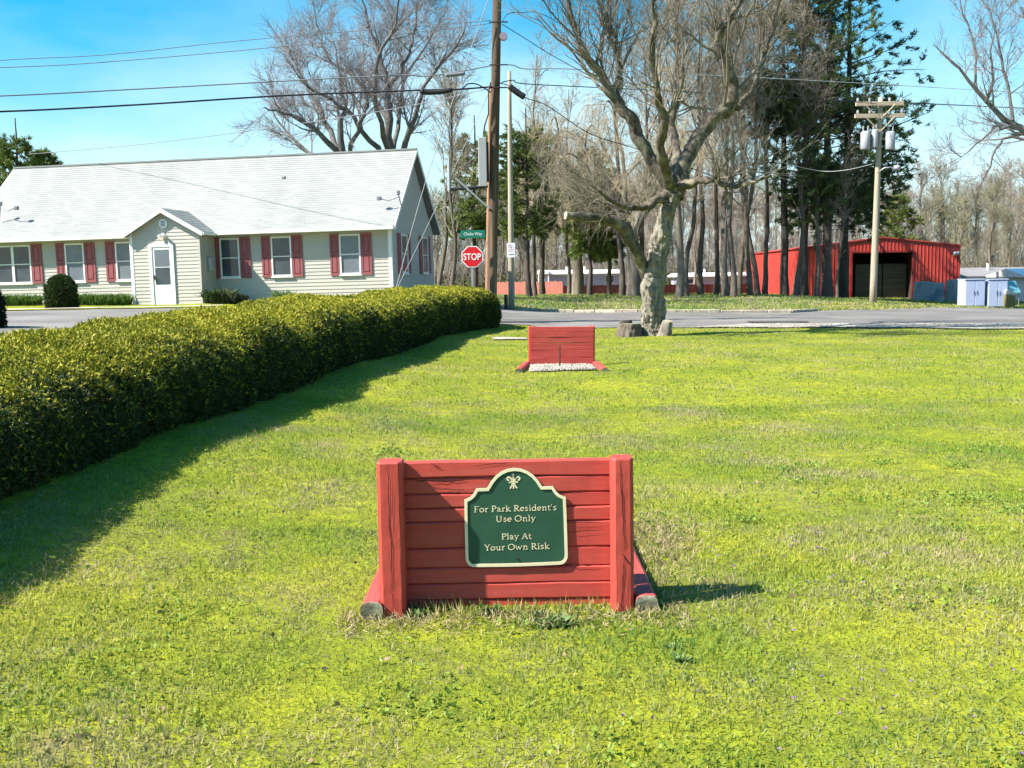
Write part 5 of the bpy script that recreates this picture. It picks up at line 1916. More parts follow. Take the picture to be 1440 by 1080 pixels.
limbs = [poly_limb(p, r, 14, rng, .03) for p, r in L_]
bare_tree('bare_tree', 'bare tree with its trunk off frame, branches reaching in at the right edge', BB, tk, limbs, (10, .15, .98, 45, 1.5, .15, 0), (6, .12, .98, 40, .8, .10, 0), (5, .1, .98, 38, .45, .05, 0), M['bark_purple'], M['twig_purple'], rng, r3=.006)


# --- prototypes for the grove and the wood
def slim_variant(seed, H, r, t0, barkm, twigm, r3, n1=15, len1=2.4, up=.35, tan=0, lean=.25):
    g = np.random.default_rng(seed)
    k = 9
    zz = np.linspace(0, H, k)
    off = np.cumsum(g.normal(0, lean, (k, 2)), 0) * .5
    off -= off[0]
    tk = poly_limb(np.column_stack([off, zz - .15]), r * (1 - .85 * (zz / H) ** 1.1) * np.where(zz < .2, 1.35, 1), 26, g, .02)
    n_f = max(2, int(3))
    lm = spawn(tk, n_f + 5, t0, .85, 30, 9, H * .26, .25, up, .08, 10, .5, g, .4, .03)
    V, Fs = join([lumpy(tk, 10, g, .07, 2.0), tubes(lm, 6)])
    tme = arrays_mesh('trunk', V, Fs, barkm, True)
    par = (np.concatenate([lm[0]]), np.concatenate([lm[1]]))
    b0 = spawn(tk, n1, t0 * .85, .98, 55, 12, len1, .3, up * .6, .1, 8, .25, g, .5, r3 * 2)
    b1 = spawn(par, 7, .25, .98, 42, 12, len1 * .8, .3, up * .5, .1, 7, .5, g, .4, r3 * 1.8)
    b1 = (np.concatenate([b0[0][:, :7], b1[0]]), np.concatenate([b0[1][:, :7], b1[1]]))
    b2 = spawn(b1, 5, .15, .98, 40, 13, len1 * .42, .3, up * .3, .1, 5, .6, g, .4, r3 * 1.3)
    b3 = spawn(b2, 4, .1, .98, 38, 13, len1 * .22, .3, .05, .1, 3, .6, g, .3, r3)
    V, Fs = join([tubes(b1, 4), tubes(b2, 3), tubes(b3, 3)])
    return tme, arrays_mesh('crown', V, Fs, twigm)


def needles(ctr, dirs, n, g, ln, wd, flat=.6):
    m = len(ctr) * n
    c = np.repeat(ctr, n, 0)
    d = rot_to(g, m)
    d[:, 2] = d[:, 2] * flat + .18
    d = nrm(d + np.repeat(dirs, n, 0) * .8)
    sd = nrm(np.cross(d, rot_to(g, m))) * wd
    l = ln * g.uniform(.6, 1.2, (m, 1))
    o = c + g.normal(0, ln * .18, (m, 3))
    V = np.stack([o - sd, o + sd, o + d * l], 1).reshape(-1, 3)
    return V, np.arange(m * 3).reshape(-1, 3)


def pine_variant(seed, H, r, z0, zfull, blen, nwh, per, leafm, dens, ln=.32, wd=.035, topfrac=.25, sparse=0.0, upb=-.05):
    g = np.random.default_rng(seed)
    k = 8
    zz = np.linspace(0, H, k)
    off = np.cumsum(g.normal(0, .12, (k, 2)), 0) * .5
    off -= off[0]
    tk = poly_limb(np.column_stack([off, zz - .15]), r * (1 - .9 * zz / H) * np.where(zz < .2, 1.3, 1) + .02, 26, g, .015)
    P_, R_ = tk
    hs_ = np.sort(g.uniform(z0, H * .985, nwh))
    B = []
    K = 8
    for h in hs_:
        if g.uniform() < sparse:
            continue
        f = (h - z0) / (H - z0)
        L1 = blen * (min(1, .45 + (h - z0) / max(.1, zfull - z0) * .55)) * (1 - max(0, f - (1 - topfrac) * .5) / (1 - (1 - topfrac) * .5) * .85)
        a0 = g.uniform(0, 6.28)
        for j in range(per):
            a = a0 + j * 6.28 / per + g.normal(0, .35)
            if g.uniform() < .18:
                continue
            l = L1 * g.uniform(.55, 1.15)
            i = min(int(h / H * 25), 24)
            p = P_[0, i].copy()
            d = np.array([math.cos(a), math.sin(a), upb + .25 * f + g.normal(0, .08)])
            pts = [p]
            for q in range(1, K):
                d = nrm(d + g.normal(0, .07, 3) + np.array([0, 0, .035]))
                pts.append(pts[-1] + d * l / (K - 1))
            B.append(pts)
    B = np.array(B)
    Rb = (.018 + .006 * np.linalg.norm(B[:, -1] - B[:, 0], axis=1))[:, None] * np.linspace(1, .3, K)[None]
    b1 = (B, Rb)
    b2 = spawn(b1, 7, .25, .98, 50, 12, blen * .28, .3, .02, .08, 5, .6, g, .3, .01)
    V, Fs = join([lumpy(tk, 10, g, .06, 1.5), tubes(b1, 5), tubes(b2, 3)])
    tme = arrays_mesh('trunk', V, Fs, M['bark_pine'], True)
    N2 = len(b2[0])
    idx = np.repeat(np.arange(N2), dens)
    c, T, _ = interp_path(b2[0], b2[1], idx, g.uniform(.25, 1, len(idx)))
    V, Ft = needles(c, T, 9, g, ln, wd)
    return tme, arrays_mesh('needles', V, [Ft], leafm)


def plant(pair, names, name, label, px, py, Y, sc=1.0, rz=0.0, group=None, cat='tree', lean=(0, 0)):
    p = P(px, py, Y)
    p.z = zt(p.x, p.y)
    t = thing(name, label, cat, p, rot=(R(lean[1]), R(lean[0]), rz), group=group)
    t.scale = (sc, sc, sc)
    obj(names[0], pair[0], t)
    obj(names[1], pair[1], t)
    return t


TC, TN_ = ('trunk', 'crown'), ('trunk', 'needles')
slimA = slim_variant(41, 17, .165, .42, M['bark_grey'], M['twig'], .010)
slimB = slim_variant(42, 16, .145, .36, M['bark_grey'], M['twig_tan'], .010, 17, 2.4)
slimC = slim_variant(43, 18, .20, .40, M['bark_pale'], M['twig_tan'], .010, 16, 2.8)
slimD = slim_variant(44, 15, .14, .30, M['bark_grey'], M['twig'], .010, 15, 2.2, lean=.4)
pineA = pine_variant(51, 22, .27, 4.6, 10.0, 5.1, 48, 3, M['needle_dark'], 6, .30, .032, upb=.02)
pineB = pine_variant(52, 20, .22, 9.5, 12, 3.2, 24, 4, M['needle_dark'], 4, .34, .04, sparse=.1)
pineC = pine_variant(53, 9.5, .16, 3.0, 5, 2.4, 20, 4, M['needle_light'], 5, .32, .035)
pineD = pine_variant(54, 14, .2, 4.5, 7, 3.0, 26, 4, M['needle_light'], 4, .34, .04, sparse=.15)

plant(pineA, TN_, 'pine_tree', 'tall dense dark pine left of the transformer pole, trunk nearest the barn front', 1163, 421, 61.5, .98, .6)
plant(pineA, TN_, 'pine_tree', 'tall dense dark pine standing behind the other beside the barn door', 1186, 420, 63.5, .98, 2.9)
plant(pineB, TN_, 'pine_tree', 'tall thin pine with high crown left of the dense dark pines', 1130, 420, 63, 1.05, .3)
plant(pineB, TN_, 'pine_tree', 'tall thin pine in front of the barn side wall, high bare trunk', 1103, 419, 62, 1.0, 1.7, lean=(1.2, 0))
plant(pineD, TN_, 'pine_tree', 'green pine with a dark trunk behind the pale pole', 745, 418, 62, .78, 2.5)
plant(pineD, TN_, 'pine_tree', 'green pine behind the stop sign beyond the hedge end', 668, 417, 80, .95, .2)
plant(pineC, TN_, 'pine_tree', 'young light green pine standing in front of the mobile home', 829, 416, 66, .92, .5)
plant(pineC, TN_, 'pine_tree', 'slimmer young green pine just right of the mobile home door', 857, 416, 70, .85, 2.2)
plant(pineD, TN_, 'pine_tree', 'light green pine crown showing between the brown pole and the grove', 762, 416, 74, .9, 4.0)
plant(pineD, TN_, 'pine_tree', 'small green pine behind the right end of the barn roof', 1262, 416, 84, .62, 1.1)
plant(pineA, TN_, 'pine_tree', 'far dark evergreen above the left end of the house roof', 10, 400, 92, .62, .4)
plant(pineD, TN_, 'pine_tree', 'far bushy evergreen at the left edge above the house roof', 36, 400, 88, 1.02, 2.4)
plant(pineC, TN_, 'pine_tree', 'far round evergreen peeking over the house ridge', 70, 400, 90, 1.22, .9)
grove = [
    (slimA, 875, 417, 60, .95, 0.3, 'slim grey bare tree right of the young pines', (0, 0)),
    (slimC, 955, 420, 57, 1.0, 1.2, 'thick pale double looking trunk just right of the gnarled tree', (0, 0)),
    (slimB, 966, 419, 59, 1.0, 2.2, 'leaning bare tree close beside the pale thick trunk', (-4, 0)),
    (slimA, 985, 418, 61, .98, 3.2, 'straight dark bare trunk between the pale trunk and the barn', (1.5, 0)),
    (slimB, 1007, 417, 62, 1.0, 4.1, 'dark bare trunk left of the pair of pale straight trunks', (.5, 0)),
    (slimC, 1021, 419, 58, .92, 5.1, 'pale straight trunk, left one of a close pair', (.6, 0)),
    (slimA, 1032, 419, 57.5, .95, .8, 'straight trunk, right one of a close pale pair', (-.4, 0)),
    (slimD, 1056, 418, 60, 1.1, 1.9, 'slender trunk leaning left at the barn corner', (-5, 0)),
    (slimD, 1066, 418, 60.5, 1.1, 2.8, 'slender curved trunk leaning right at the barn corner', (5, 0)),
    (slimB, 1076, 417, 63, 1.02, 3.6, 'slim dark trunk in front of the barn side wall', (0, 0)),
    (slimD, 1117, 419, 61, 1.15, 4.6, 'thin forked bare tree between two tall pines', (2, 0)),
    (slimA, 1148, 420, 60, .9, 5.5, 'grey trunk at the front left corner of the barn', (1, 0)),
    (slimD, 1178, 420, 59, .55, .5, 'short burled bare tree before the red barn front', (3, 0)),
    (slimB, 752, 417, 64, .9, 1.0, 'bare tree twinned with the dark pine behind the pale pole', (1, 0)),
    (slimA, 905, 417, 66, 1.0, 2.0, 'bare tree hidden behind the gnarled trunk', (0, 0)),
    (slimB, 926, 417, 69, 1.02, 3.0, 'tan crowned bare tree directly behind the gnarled fork', (0, 0)),
    (slimA, 1040, 417, 70, 1.02, 4.0, 'bare tree deep in the grove left of the barn', (0, 0)),
    (slimD, 633, 414, 60, .85, 5.0, 'thin bare tree between the house gable and the stop sign', (2, 0)),
    (slimD, 615, 412, 62, .9, 5.9, 'thin bare tree leaning at the back corner of the house', (5, 0)),
    (slimB, 800, 417, 76, .9, .2, 'tan crowned bare tree behind the pink fence', (0, 0)),
]
for pr, px, py, Y, sc, rz, lab, le in grove:
    plant(pr, TC, 'grove_tree', lab, px, py, Y, sc, rz, 'slim trees of the grove beyond the road', lean=le)

# --- weeping tan tree behind the gnarled one
rng = np.random.default_rng(77)
for (px, Y, Hs, lab) in ((891, 59, 1.0, 'weeping tan tree with a mossy trunk behind the gnarled tree'), (812, 70, 1.05, 'weeping tan tree behind the young green pines')):
    BB = P(px, 418, Y)
    BB.z = zt(BB.x, BB.y)
    tk = poly_limb([(0, 0, -.2), (.05, 0, 1.5), (-.1, .1, 3.2 * Hs)], [.46, .36, .30], 12, rng, .01)
    lms = []
    for a in np.linspace(0, 6.28, 9, endpoint=False):
        a += rng.normal(0, .2)
        c, s2 = math.cos(a), math.sin(a)
        hh = rng.uniform(7.5, 10.5) * Hs
        rr = rng.uniform(2.6, 4.6)
        lms.append(poly_limb([(-.1, .1, 3.0 * Hs), (c * .8, s2 * .8, 4.6 * Hs), (c * rr * .6, s2 * rr * .6, hh * .8), (c * rr, s2 * rr, hh), (c * rr * 1.3, s2 * rr * 1.3, hh * .94)], [.17, .13, .09, .05, .02], 14, rng, .05))
    bare_tree('weeping_tree', lab, BB, tk, lms, (11, .2, .98, 50, 2.2, .05, .05), (7, .1, .98, 45, 1.6, -.15, .18), (6, .1, .98, 40, 1.2, -.3, .28), M['bark_pale'], M['twig_tan'], rng, r3=.0095)

# --- the wood behind everything: single trees, then a brushy mass
farv = [slim_variant(90 + i, 13 + i, .17 + .02 * i, .25, M['bark_far'], M['twig_far'], .018, 18, 2.6 + .2 * i, lean=.3) for i in range(4)]
rw = random.Random(8)
nw = 0
for Y, step, sc0 in ((94, 44, .62), (104, 36, .68), (118, 28, .76), (134, 24, .84)):
    px = 560 + rw.uniform(0, 30)
    while px < 1560:
        if not (Y < 100 and (1040 < px < 1240 or px < 900)):
            plant(farv[rw.randrange(4)], TC, 'woodland_tree', 'bare grey brown tree in the wood behind the grove and barn', px, 412, Y + rw.uniform(-5, 5), sc0 * rw.uniform(.8, 1.12), rw.uniform(0, 6.28), 'bare trees of the distant wood')
            nw += 1
        px += step * rw.uniform(.6, 1.4)

g = np.random.default_rng(5)
n = 6200
Yb = g.uniform(98, 150, n)
xb = (g.uniform(520, 1600, n) - 720) / F * Yb
zb = zt(xb, Yb)
d = nrm(np.stack([g.normal(0, .28, n), g.normal(0, .28, n), np.ones(n)], -1))
l = g.uniform(1.0, 5.5, (n, 1)) * np.where(g.uniform(size=(n, 1)) < .12, 2.0, 1.0)
p0 = np.stack([xb, Yb, zb - .1], -1)
pts = np.stack([p0, p0 + d * l * .5 + g.normal(0, .12, (n, 3)), p0 + d * l + g.normal(0, .3, (n, 3))], 1)
rr = np.stack([np.full(n, .035), np.full(n, .025), np.full(n, .01)], 1) * g.uniform(.7, 1.4, (n, 1))
st1 = (pts, rr)
st2 = spawn(st1, 4, .3, .95, 40, 14, 1.5, .3, .1, .1, 3, .6, g, .3, .014)
V, Fs = join([tubes(st1, 3), tubes(st2, 3)])
kind(obj('brushwood', arrays_mesh('brushwood', V, Fs, M['twig_far'])), 'stuff')
# low green and tan undergrowth at the wood's foot
n = 26000
Yb = g.uniform(97, 118, n)
xb = (g.uniform(560, 1600, n) - 720) / F * Yb
cl = np.sin(xb * .5) * np.sin(Yb * .37 + xb * .2)
ok_ = g.uniform(size=n) < .35 + .4 * cl
xb, Yb = xb[ok_], Yb[ok_]
n = len(xb)
p = np.stack([xb, Yb, zt(xb, Yb) + g.uniform(0, 1.6, n) * g.uniform(.2, 1, n)], -1)
V, Fq = sprigs(p, np.tile([[0, -.2, 1.0]], (n, 1)), g, np.full(n, .32), np.full(n, .07), 3, 1.0, .1)
kind(obj('undergrowth', arrays_mesh('undergrowth', V, [Fq], leafmat('brush_leaf', [(.10, .08, .04), (.14, .12, .05), (.09, .11, .03), (.13, .16, .04)], .25, .25))), 'stuff')

# ------------------------------------------------------------------ red barn
BNY = 70.0
bl, br_ = P(1132, 420, BNY), P(1343, 420, BNY)
BO = Vector((bl.x, BNY, zt((bl.x + br_.x) / 2, BNY) - .05))
BWID = br_.x - bl.x
barn = thing('red_barn', 'red ribbed metal barn with a wide open front doorway', 'barn', BO, R(-3.0))
bz = lambda px, py: (P(px, py, BNY) - BO).z
EH, AH = bz(1136, 348.5), bz(1240, 335)
d0, d1, dh = (P(1195, 400, BNY) - BO).x, (P(1281, 400, BNY) - BO).x, bz(1240, 355)
rz_ = lambda x: EH + (AH - EH) * (1 - abs(x / BWID - .5) * 2)


def ribbed(fn, a0, a1, zlo, zhi, step=.23, rib=.03):
    """ribbed sheet: flat pans with narrow standing ribs; zlo, zhi functions of a"""
    b = MB()
    xs, o = [], []
    a = a0
    while a < a1 - 1e-6:
        for da, oo in ((0, 0), (step * .72, 0), (step * .78, rib), (step * .92, rib), (step * .98, 0)):
            if a + da < a1:
                xs.append(a + da)
                o.append(oo)
        a += step
    xs.append(a1)
    o.append(0)
    vs = []
    for x, q in zip(xs, o):
        vs += [fn(x, q, zlo(x)), fn(x, q, zhi(x))]
    b.add(vs, [(2 * i, 2 * i + 2, 2 * i + 3, 2 * i + 1) for i in range(len(xs) - 1)])
    return b


bf = lambda a, o, z: (a, -o - .02, z)
kind(ribbed(bf, 0, d0, lambda x: -.4, rz_).build('front_sheeting', M['barn_red'], barn), 'stuff')
kind(ribbed(bf, d1, BWID, lambda x: -.4, rz_).build('front_sheeting', M['barn_red'], barn), 'stuff')
kind(ribbed(bf, d0, d1, lambda x: dh, rz_).build('front_sheeting', M['barn_red'], barn), 'stuff')
BLEN = 23.0
kind(ribbed(lambda a, o, z: (-o - .02, a, z), 0, BLEN, lambda x: -.4, lambda x: EH).build('side_sheeting', M['barn_red'], barn), 'stuff')
kind(ribbed(lambda a, o, z: (BWID + o + .02, a, z), 0, BLEN, lambda x: -.4, lambda x: EH).build('side_sheeting', M['barn_red'], barn), 'stuff')
MB().add([(0, BLEN, -.4), (BWID, BLEN, -.4), (BWID, BLEN, EH), (BWID / 2, BLEN, AH), (0, BLEN, EH)], [(0, 1, 2, 3, 4)]).build('back_wall', M['barn_red'], barn)
b = MB()
b.prism([(-.14, EH - .02), (-.14, EH + .06), (BWID / 2, AH + .09), (BWID + .14, EH + .06), (BWID + .14, EH - .02), (BWID / 2, AH + .015)], -.12, BLEN + .1)
b.build('roof', mat('barn_roof', (.40, .05, .045), (.34, .04, .035), 1, .5), barn)
for x in (-.03, BWID - .05):
    MB().box(x, x + .09, -.075, -.03, -.4, EH - .03).build('corner_trim', M['barn_red'], barn)
b = MB()
for p0, p1, q0, q1 in ((d0 - .02, d0 + .10, -.4, dh + .1), (d1 - .10, d1 + .02, -.4, dh + .1), (d0 + .10, d1 - .10, dh - .02, dh + .1)):
    b.box(p0, p1, -.08, -.026, q0, q1)
b.build('doorway_trim', mat('barn_trim', (.20, .018, .018)), barn)
# the inside of the open bay with its inner board doors
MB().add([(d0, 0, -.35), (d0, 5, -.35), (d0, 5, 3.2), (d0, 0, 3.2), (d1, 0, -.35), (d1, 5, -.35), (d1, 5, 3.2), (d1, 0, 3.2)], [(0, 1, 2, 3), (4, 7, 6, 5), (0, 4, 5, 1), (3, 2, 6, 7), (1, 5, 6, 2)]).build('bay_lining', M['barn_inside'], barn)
zb_ = bz(1240, 420)
ih = bz(1240, 371)
for k, (x0, x1) in enumerate(((d0 + .55, (d0 + d1) / 2 + .3), ((d0 + d1) / 2 + .36, d1 - .12))):
    b = MB()
    b.box(x0, x1, 1.0, 1.05, -.3, ih)
    dr = b.build('inner_door', M['barn_door'], barn)
    nb = 9
    for j in range(nb):
        z0, z1 = -.3 + (ih + .3) * j / nb, -.3 + (ih + .3) * (j + 1) / nb
        MB().box(x0 + .01, x1 - .01, .965 + .008 * (j % 2), .998, z0 + .012, z1 - .012).build('board', M['barn_door'], dr)
for x, z in ((BWID / 2 - .35, AH - .18), (BWID - .32, EH - .42), (BWID - .1, EH - .38)):
    MB().tube([(x, -.06, z), (x - .05, -.22, z - .05), (x - .12, -.3, z - .16)], [.05, .07, .11], 8).build('lamp', M['sign_white'], barn)
MB().tube([(-.06, -.08, -.3), (-.06, -.08, EH - .1)], .055, 8).build('downspout', mat('spout', (.60, .10, .09), rough=.5), barn)

# grey metal sheets leaning along the barn front
for k, (p0, p1, m_, top, lab) in enumerate([(1283, 1326, 'sheet_shaded', 396.5, 'grey metal sheet with blue tree shade in its colour, leaning against the barn front'), (1327, 1345.5, 'sheet_grey', 394, 'pale grey metal sheet at the right corner of the barn')]):
    Y = 66.5
    A_, B_ = P(p0, 436, Y), P(p1, 437 + k, Y - 1.2)
    A_.z, B_.z = zt(A_.x, A_.y), zt(B_.x, B_.y)
    t = thing('metal_sheet', lab, 'metal sheet', A_, math.atan2(B_.y - A_.y, B_.x - A_.x), 'metal sheets leaning at the barn')
    w = (B_ - A_).length
    h = (P((p0 + p1) / 2, top, Y - .6) - A_).z
    ribbed(lambda a, o, z: (a, -o + .14 * z, z), 0, w, lambda x: -.15, lambda x: h + .05 * math.sin(x * 3), .16, .03).build('sheeting', M[m_], t)
    for q in (.05, w - .05):
        MB().tube([(q, .05, -.2), (q, .05 + .14 * h, h + .04)], .04, 6).build('upright', M['cable_grey'], t)

# lockers, box and the buildings at the right edge
for k, (p0, p1, lab) in enumerate([(1356, 1385, 'pale blue double door storage locker nearest the barn'), (1388.5, 1416.5, 'pale blue double door storage locker beside the olive box')]):
    Y = 58.0
    A_, B_ = P(p0, 437, Y), P(p1, 437, Y)
    zb2 = zt((A_.x + B_.x) / 2, Y)
    t = thing('storage_locker', lab, 'locker', (A_.x, Y, zb2), 0, 'pale blue lockers by the barn')
    w = B_.x - A_.x
    h = (P((p0 + p1) / 2, 393.5, Y)).z - zb2
    MB().bevbox(0, w, .03, .95, .06, h, .02).build('cabinet', M['locker'], t)
    MB().box(.02, w - .02, .06, .9, -.1, .06).build('base', M['cable'], t)
    for j in (0, 1):
        x0, x1 = (.04, w / 2 - .012) if j == 0 else (w / 2 + .012, w - .04)
        dr = MB().bevbox(x0, x1, -.02, .028, .10, h - .06, .012).build('door', M['locker'], t)
        xh = x1 - .07 if j == 0 else x0 + .07
        MB().box(xh - .012, xh + .012, -.05, -.022, h * .48, h * .62).build('handle', M['cable_grey'], dr)
    MB().bevbox(-.03, w + .03, -.05, 1.0, h + .002, h + .05, .015).build('lid', M['locker'], t)
A_ = P(1416.8, 437, 57.5)
zb2 = zt(A_.x, 57.5)
t = thing('wooden_box', 'olive brown wooden box right of the lockers', 'box', (A_.x, 57.6, zb2))
wv = P(1428.5, 437, 57.5).x - A_.x
hh = P(1422, 415, 57.5).z - zb2
for j in range(5):
    MB().bevbox(0, wv, 0, .7, hh * j / 5 + .004, hh * (j + 1) / 5 - .004, .008).build('board', M['olive'], t)
MB().bevbox(.03, wv - .06, .05, .6, hh + .002, hh + .28, .05).build('grey_bundle', M['sheet_grey'], t)
A_ = P(1422, 409, 61)
t = thing('teal_awning', 'small bright teal awning above the olive box', 'awning', (A_.x - .35, 61, zt(A_.x, 61)))
za, zb3 = P(1422, 411, 61).z - t.location.z, P(1422, 395, 61).z - t.location.z
MB().add([(-.1, 0, za), (.9, 0, za), (.9, .7, zb3), (-.1, .7, zb3), (-.1, 0, za - .06), (.9, 0, za - .06), (.9, .7, zb3 - .06), (-.1, .7, zb3 - .06)], [(0, 1, 2, 3), (7, 6, 5, 4), (0, 4, 5, 1), (1, 5, 6, 2), (3, 2, 6, 7), (0, 3, 7, 4)]).build('canopy', M['teal'], t)
for x in (-.05, .85):
    MB().tube([(x, .1, -.2), (x, .1, za - .02)], .03, 6).build('leg', M['cable_grey'], t)


def mobile_home(label, px0, px1, ybot_px, ytop, yeave, Y, wallm, roofm, depth=4.2, wins=(), rot=0.0, vents=()):
    A_, B_ = P(px0, ybot_px, Y), P(px1, ybot_px, Y)
    zb_ = min(zt(A_.x, Y), zt(B_.x, Y))
    t = thing('mobile_home', label, 'mobile home', (A_.x, Y, zb_), rot)
    w = B_.x - A_.x
    he, ht = P((px0 + px1) / 2, yeave, Y).z - zb_, P((px0 + px1) / 2, ytop, Y + depth / 2).z - zb_
    b = MB()
    n_s = max(3, int((he) / .22))
    b.box(0, w, 0.02, depth, -.3, he)
    b.build('wall', M[wallm], t)
    c = MB()
    for j in range(n_s):
        z0, z1 = he * j / n_s, he * (j + 1) / n_s
        c.add([(0, .012, z0), (w, .012, z0), (w, .018, z1), (0, .018, z1), (0, .0, z0), (w, 0, z0)], [(0, 1, 2, 3), (4, 5, 1, 0)])
    kind(c.build('siding', M[wallm], t), 'stuff')
    b = MB()
    pts = [(-.25, he - .06), (-.25, he + .04), (depth / 2, ht), (depth + .25, he + .04), (depth + .25, he - .06)]
    b.add([(-.3, y, z) for y, z in pts] + [(w + .3, y, z) for y, z in pts], [(0, 1, 2, 3, 4), (9, 8, 7, 6, 5)] + [(i, i + 5, (i + 1) % 5 + 5, (i + 1) % 5) for i in range(5)])
    rf_ = b.build('roof', M[roofm], t)
    for f in vents:
        MB().tube([(w * f, depth * .35, ht - .25), (w * f, depth * .35, ht + .28)], .09, 8).build('vent_pipe', M['mh_roof'], rf_)
    for f0, f1, z0, z1 in wins:
        o = MB().box(w * f0, w * f1, -.03, .0, he * z0, he * z1).build('window', M['white_trim'], t)
        MB().box(w * f0 + .06, w * f1 - .06, -.038, -.031, he * z0 + .06, he * z1 - .06).build('pane', M['glass'], o)
    return t


mobile_home('white roofed pale grey mobile home behind the pink fence', 770, 872, 417, 379.5, 384.5, 90, 'mh_wall', 'mh_roof', 4.5, ((.40, .52, .5, .85), (.80, .93, .45, .9)), .06, (.30, .55))
mobile_home('low mobile home with pale roof behind the grove trunks', 955, 1056, 417, 383, 388, 92, 'mh_wall', 'mh_roof', 4.5, ((.1, .2, .5, .85), (.72, .82, .4, .9)), 0, (.4,))
mobile_home('grey roofed blue mobile home right of the barn behind the lockers', 1345, 1530, 435, 375.5, 388, 74, 'blue_wall', 'grey_roof', 6.0, ((.62, .70, .4, .8),), 0, (.33,))
t_ = mobile_home('small white building cut off by the right edge', 1445, 1530, 431, 377, 388, 66, 'sign_white', 'mh_roof', 5.0, (), 0)
A_ = P(1342, 418, 72)
t = thing('white_trailer', 'white rounded trailer end peeking out behind the barn corner', 'trailer', (A_.x, 72.5, zt(A_.x, 72.5)))
z_ = lambda y: P(1345, y, 72.5).z - t.location.z
MB().prism([(-.9, .35), (.45, .35), (.62, z_(397)), (.60, z_(390)), (.25, z_(382)), (-.05, z_(378)), (-.9, z_(378))], 0, 2.2).build('body', M['mh_roof'], t)
MB().tube([(-.1, -.04, .3), (-.1, .12, .3)], .28, 12).build('wheel', M['cable'], t)
# awning of the far mobile home
A_ = P(757, 384, 89)
t = thing('carport', 'white flat carport roof at the left end of the mobile home', 'carport', (A_.x, 89, zt(A_.x, 89)))
z1, z0 = P(757, 380, 89).z - t.location.z, P(757, 387, 89).z - t.location.z
MB().bevbox(0, .95, 0, 3, z0 + .05, z1, .06).build('roof', M['mh_roof'], t)
for x, y in ((.1, .1), (.85, .1), (.1, 2.8), (.85, 2.8)):
    MB().tube([(x, y, -.2), (x, y, z0 + .04)], .05, 6).build('leg', M['mh_roof'], t)


def fence(label, p0, p1, Y0, Y1, top, m, wid=.14, seed=0):
    rg = random.Random(seed)
    A_, B_ = P(p0, 418, Y0), P(p1, 418, Y1)
    t = thing('board_fence', label, 'fence', (A_.x, A_.y, zt(A_.x, A_.y)), math.atan2(B_.y - A_.y, B_.x - A_.x))
    ln = math.hypot(B_.x - A_.x, B_.y - A_.y)
    h = P(p0, top, Y0).z - t.location.z
    b = MB()
    x = 0
    while x < ln:
        f = x / ln
        wx, wy = A_.x + (B_.x - A_.x) * f, A_.y + (B_.y - A_.y) * f
        dz = zt(wx, wy) - t.location.z
        b.box(x + .006, min(x + wid, ln) - .006, rg.uniform(-.008, .004), .02, dz - .1, h + dz * .6 + rg.uniform(-.03, .03))
        x += wid
    kind(b.build('pickets', M[m], t), 'stuff')
    for k in range(int(ln / 2.4) + 1):
        MB().bevbox(k * 2.4 - .05, k * 2.4 + .05, .06, .16, -.4, h + .03, .01).build('post', M[m], t)
    for zf in (.25, .8):
        MB().box(0, ln, .022, .058, h * zf - .04, h * zf + .04).build('rail', M[m], t)
    return t


fence('sunlit pinkish red board fence right of the pale pole', 694, 791, 78, 76, 396.5, 'fence_pink', seed=1)
fence('dark red board fence behind the grove trunks', 793, 1056, 78, 82, 402, 'fence_red', seed=2)
o = MB().bevbox(-.07, .07, -.07, .07, -.3, 1.75, .01).build('fence_post', M['mh_roof'], loc=(P(815, 418, 77).x, 77, zt(P(815, 418, 77).x, 77)))
tag(o, 'thin white post standing before the dark red fence', 'post')


# ------------------------------------------------------------------ grass
rng = np.random.default_rng(99)


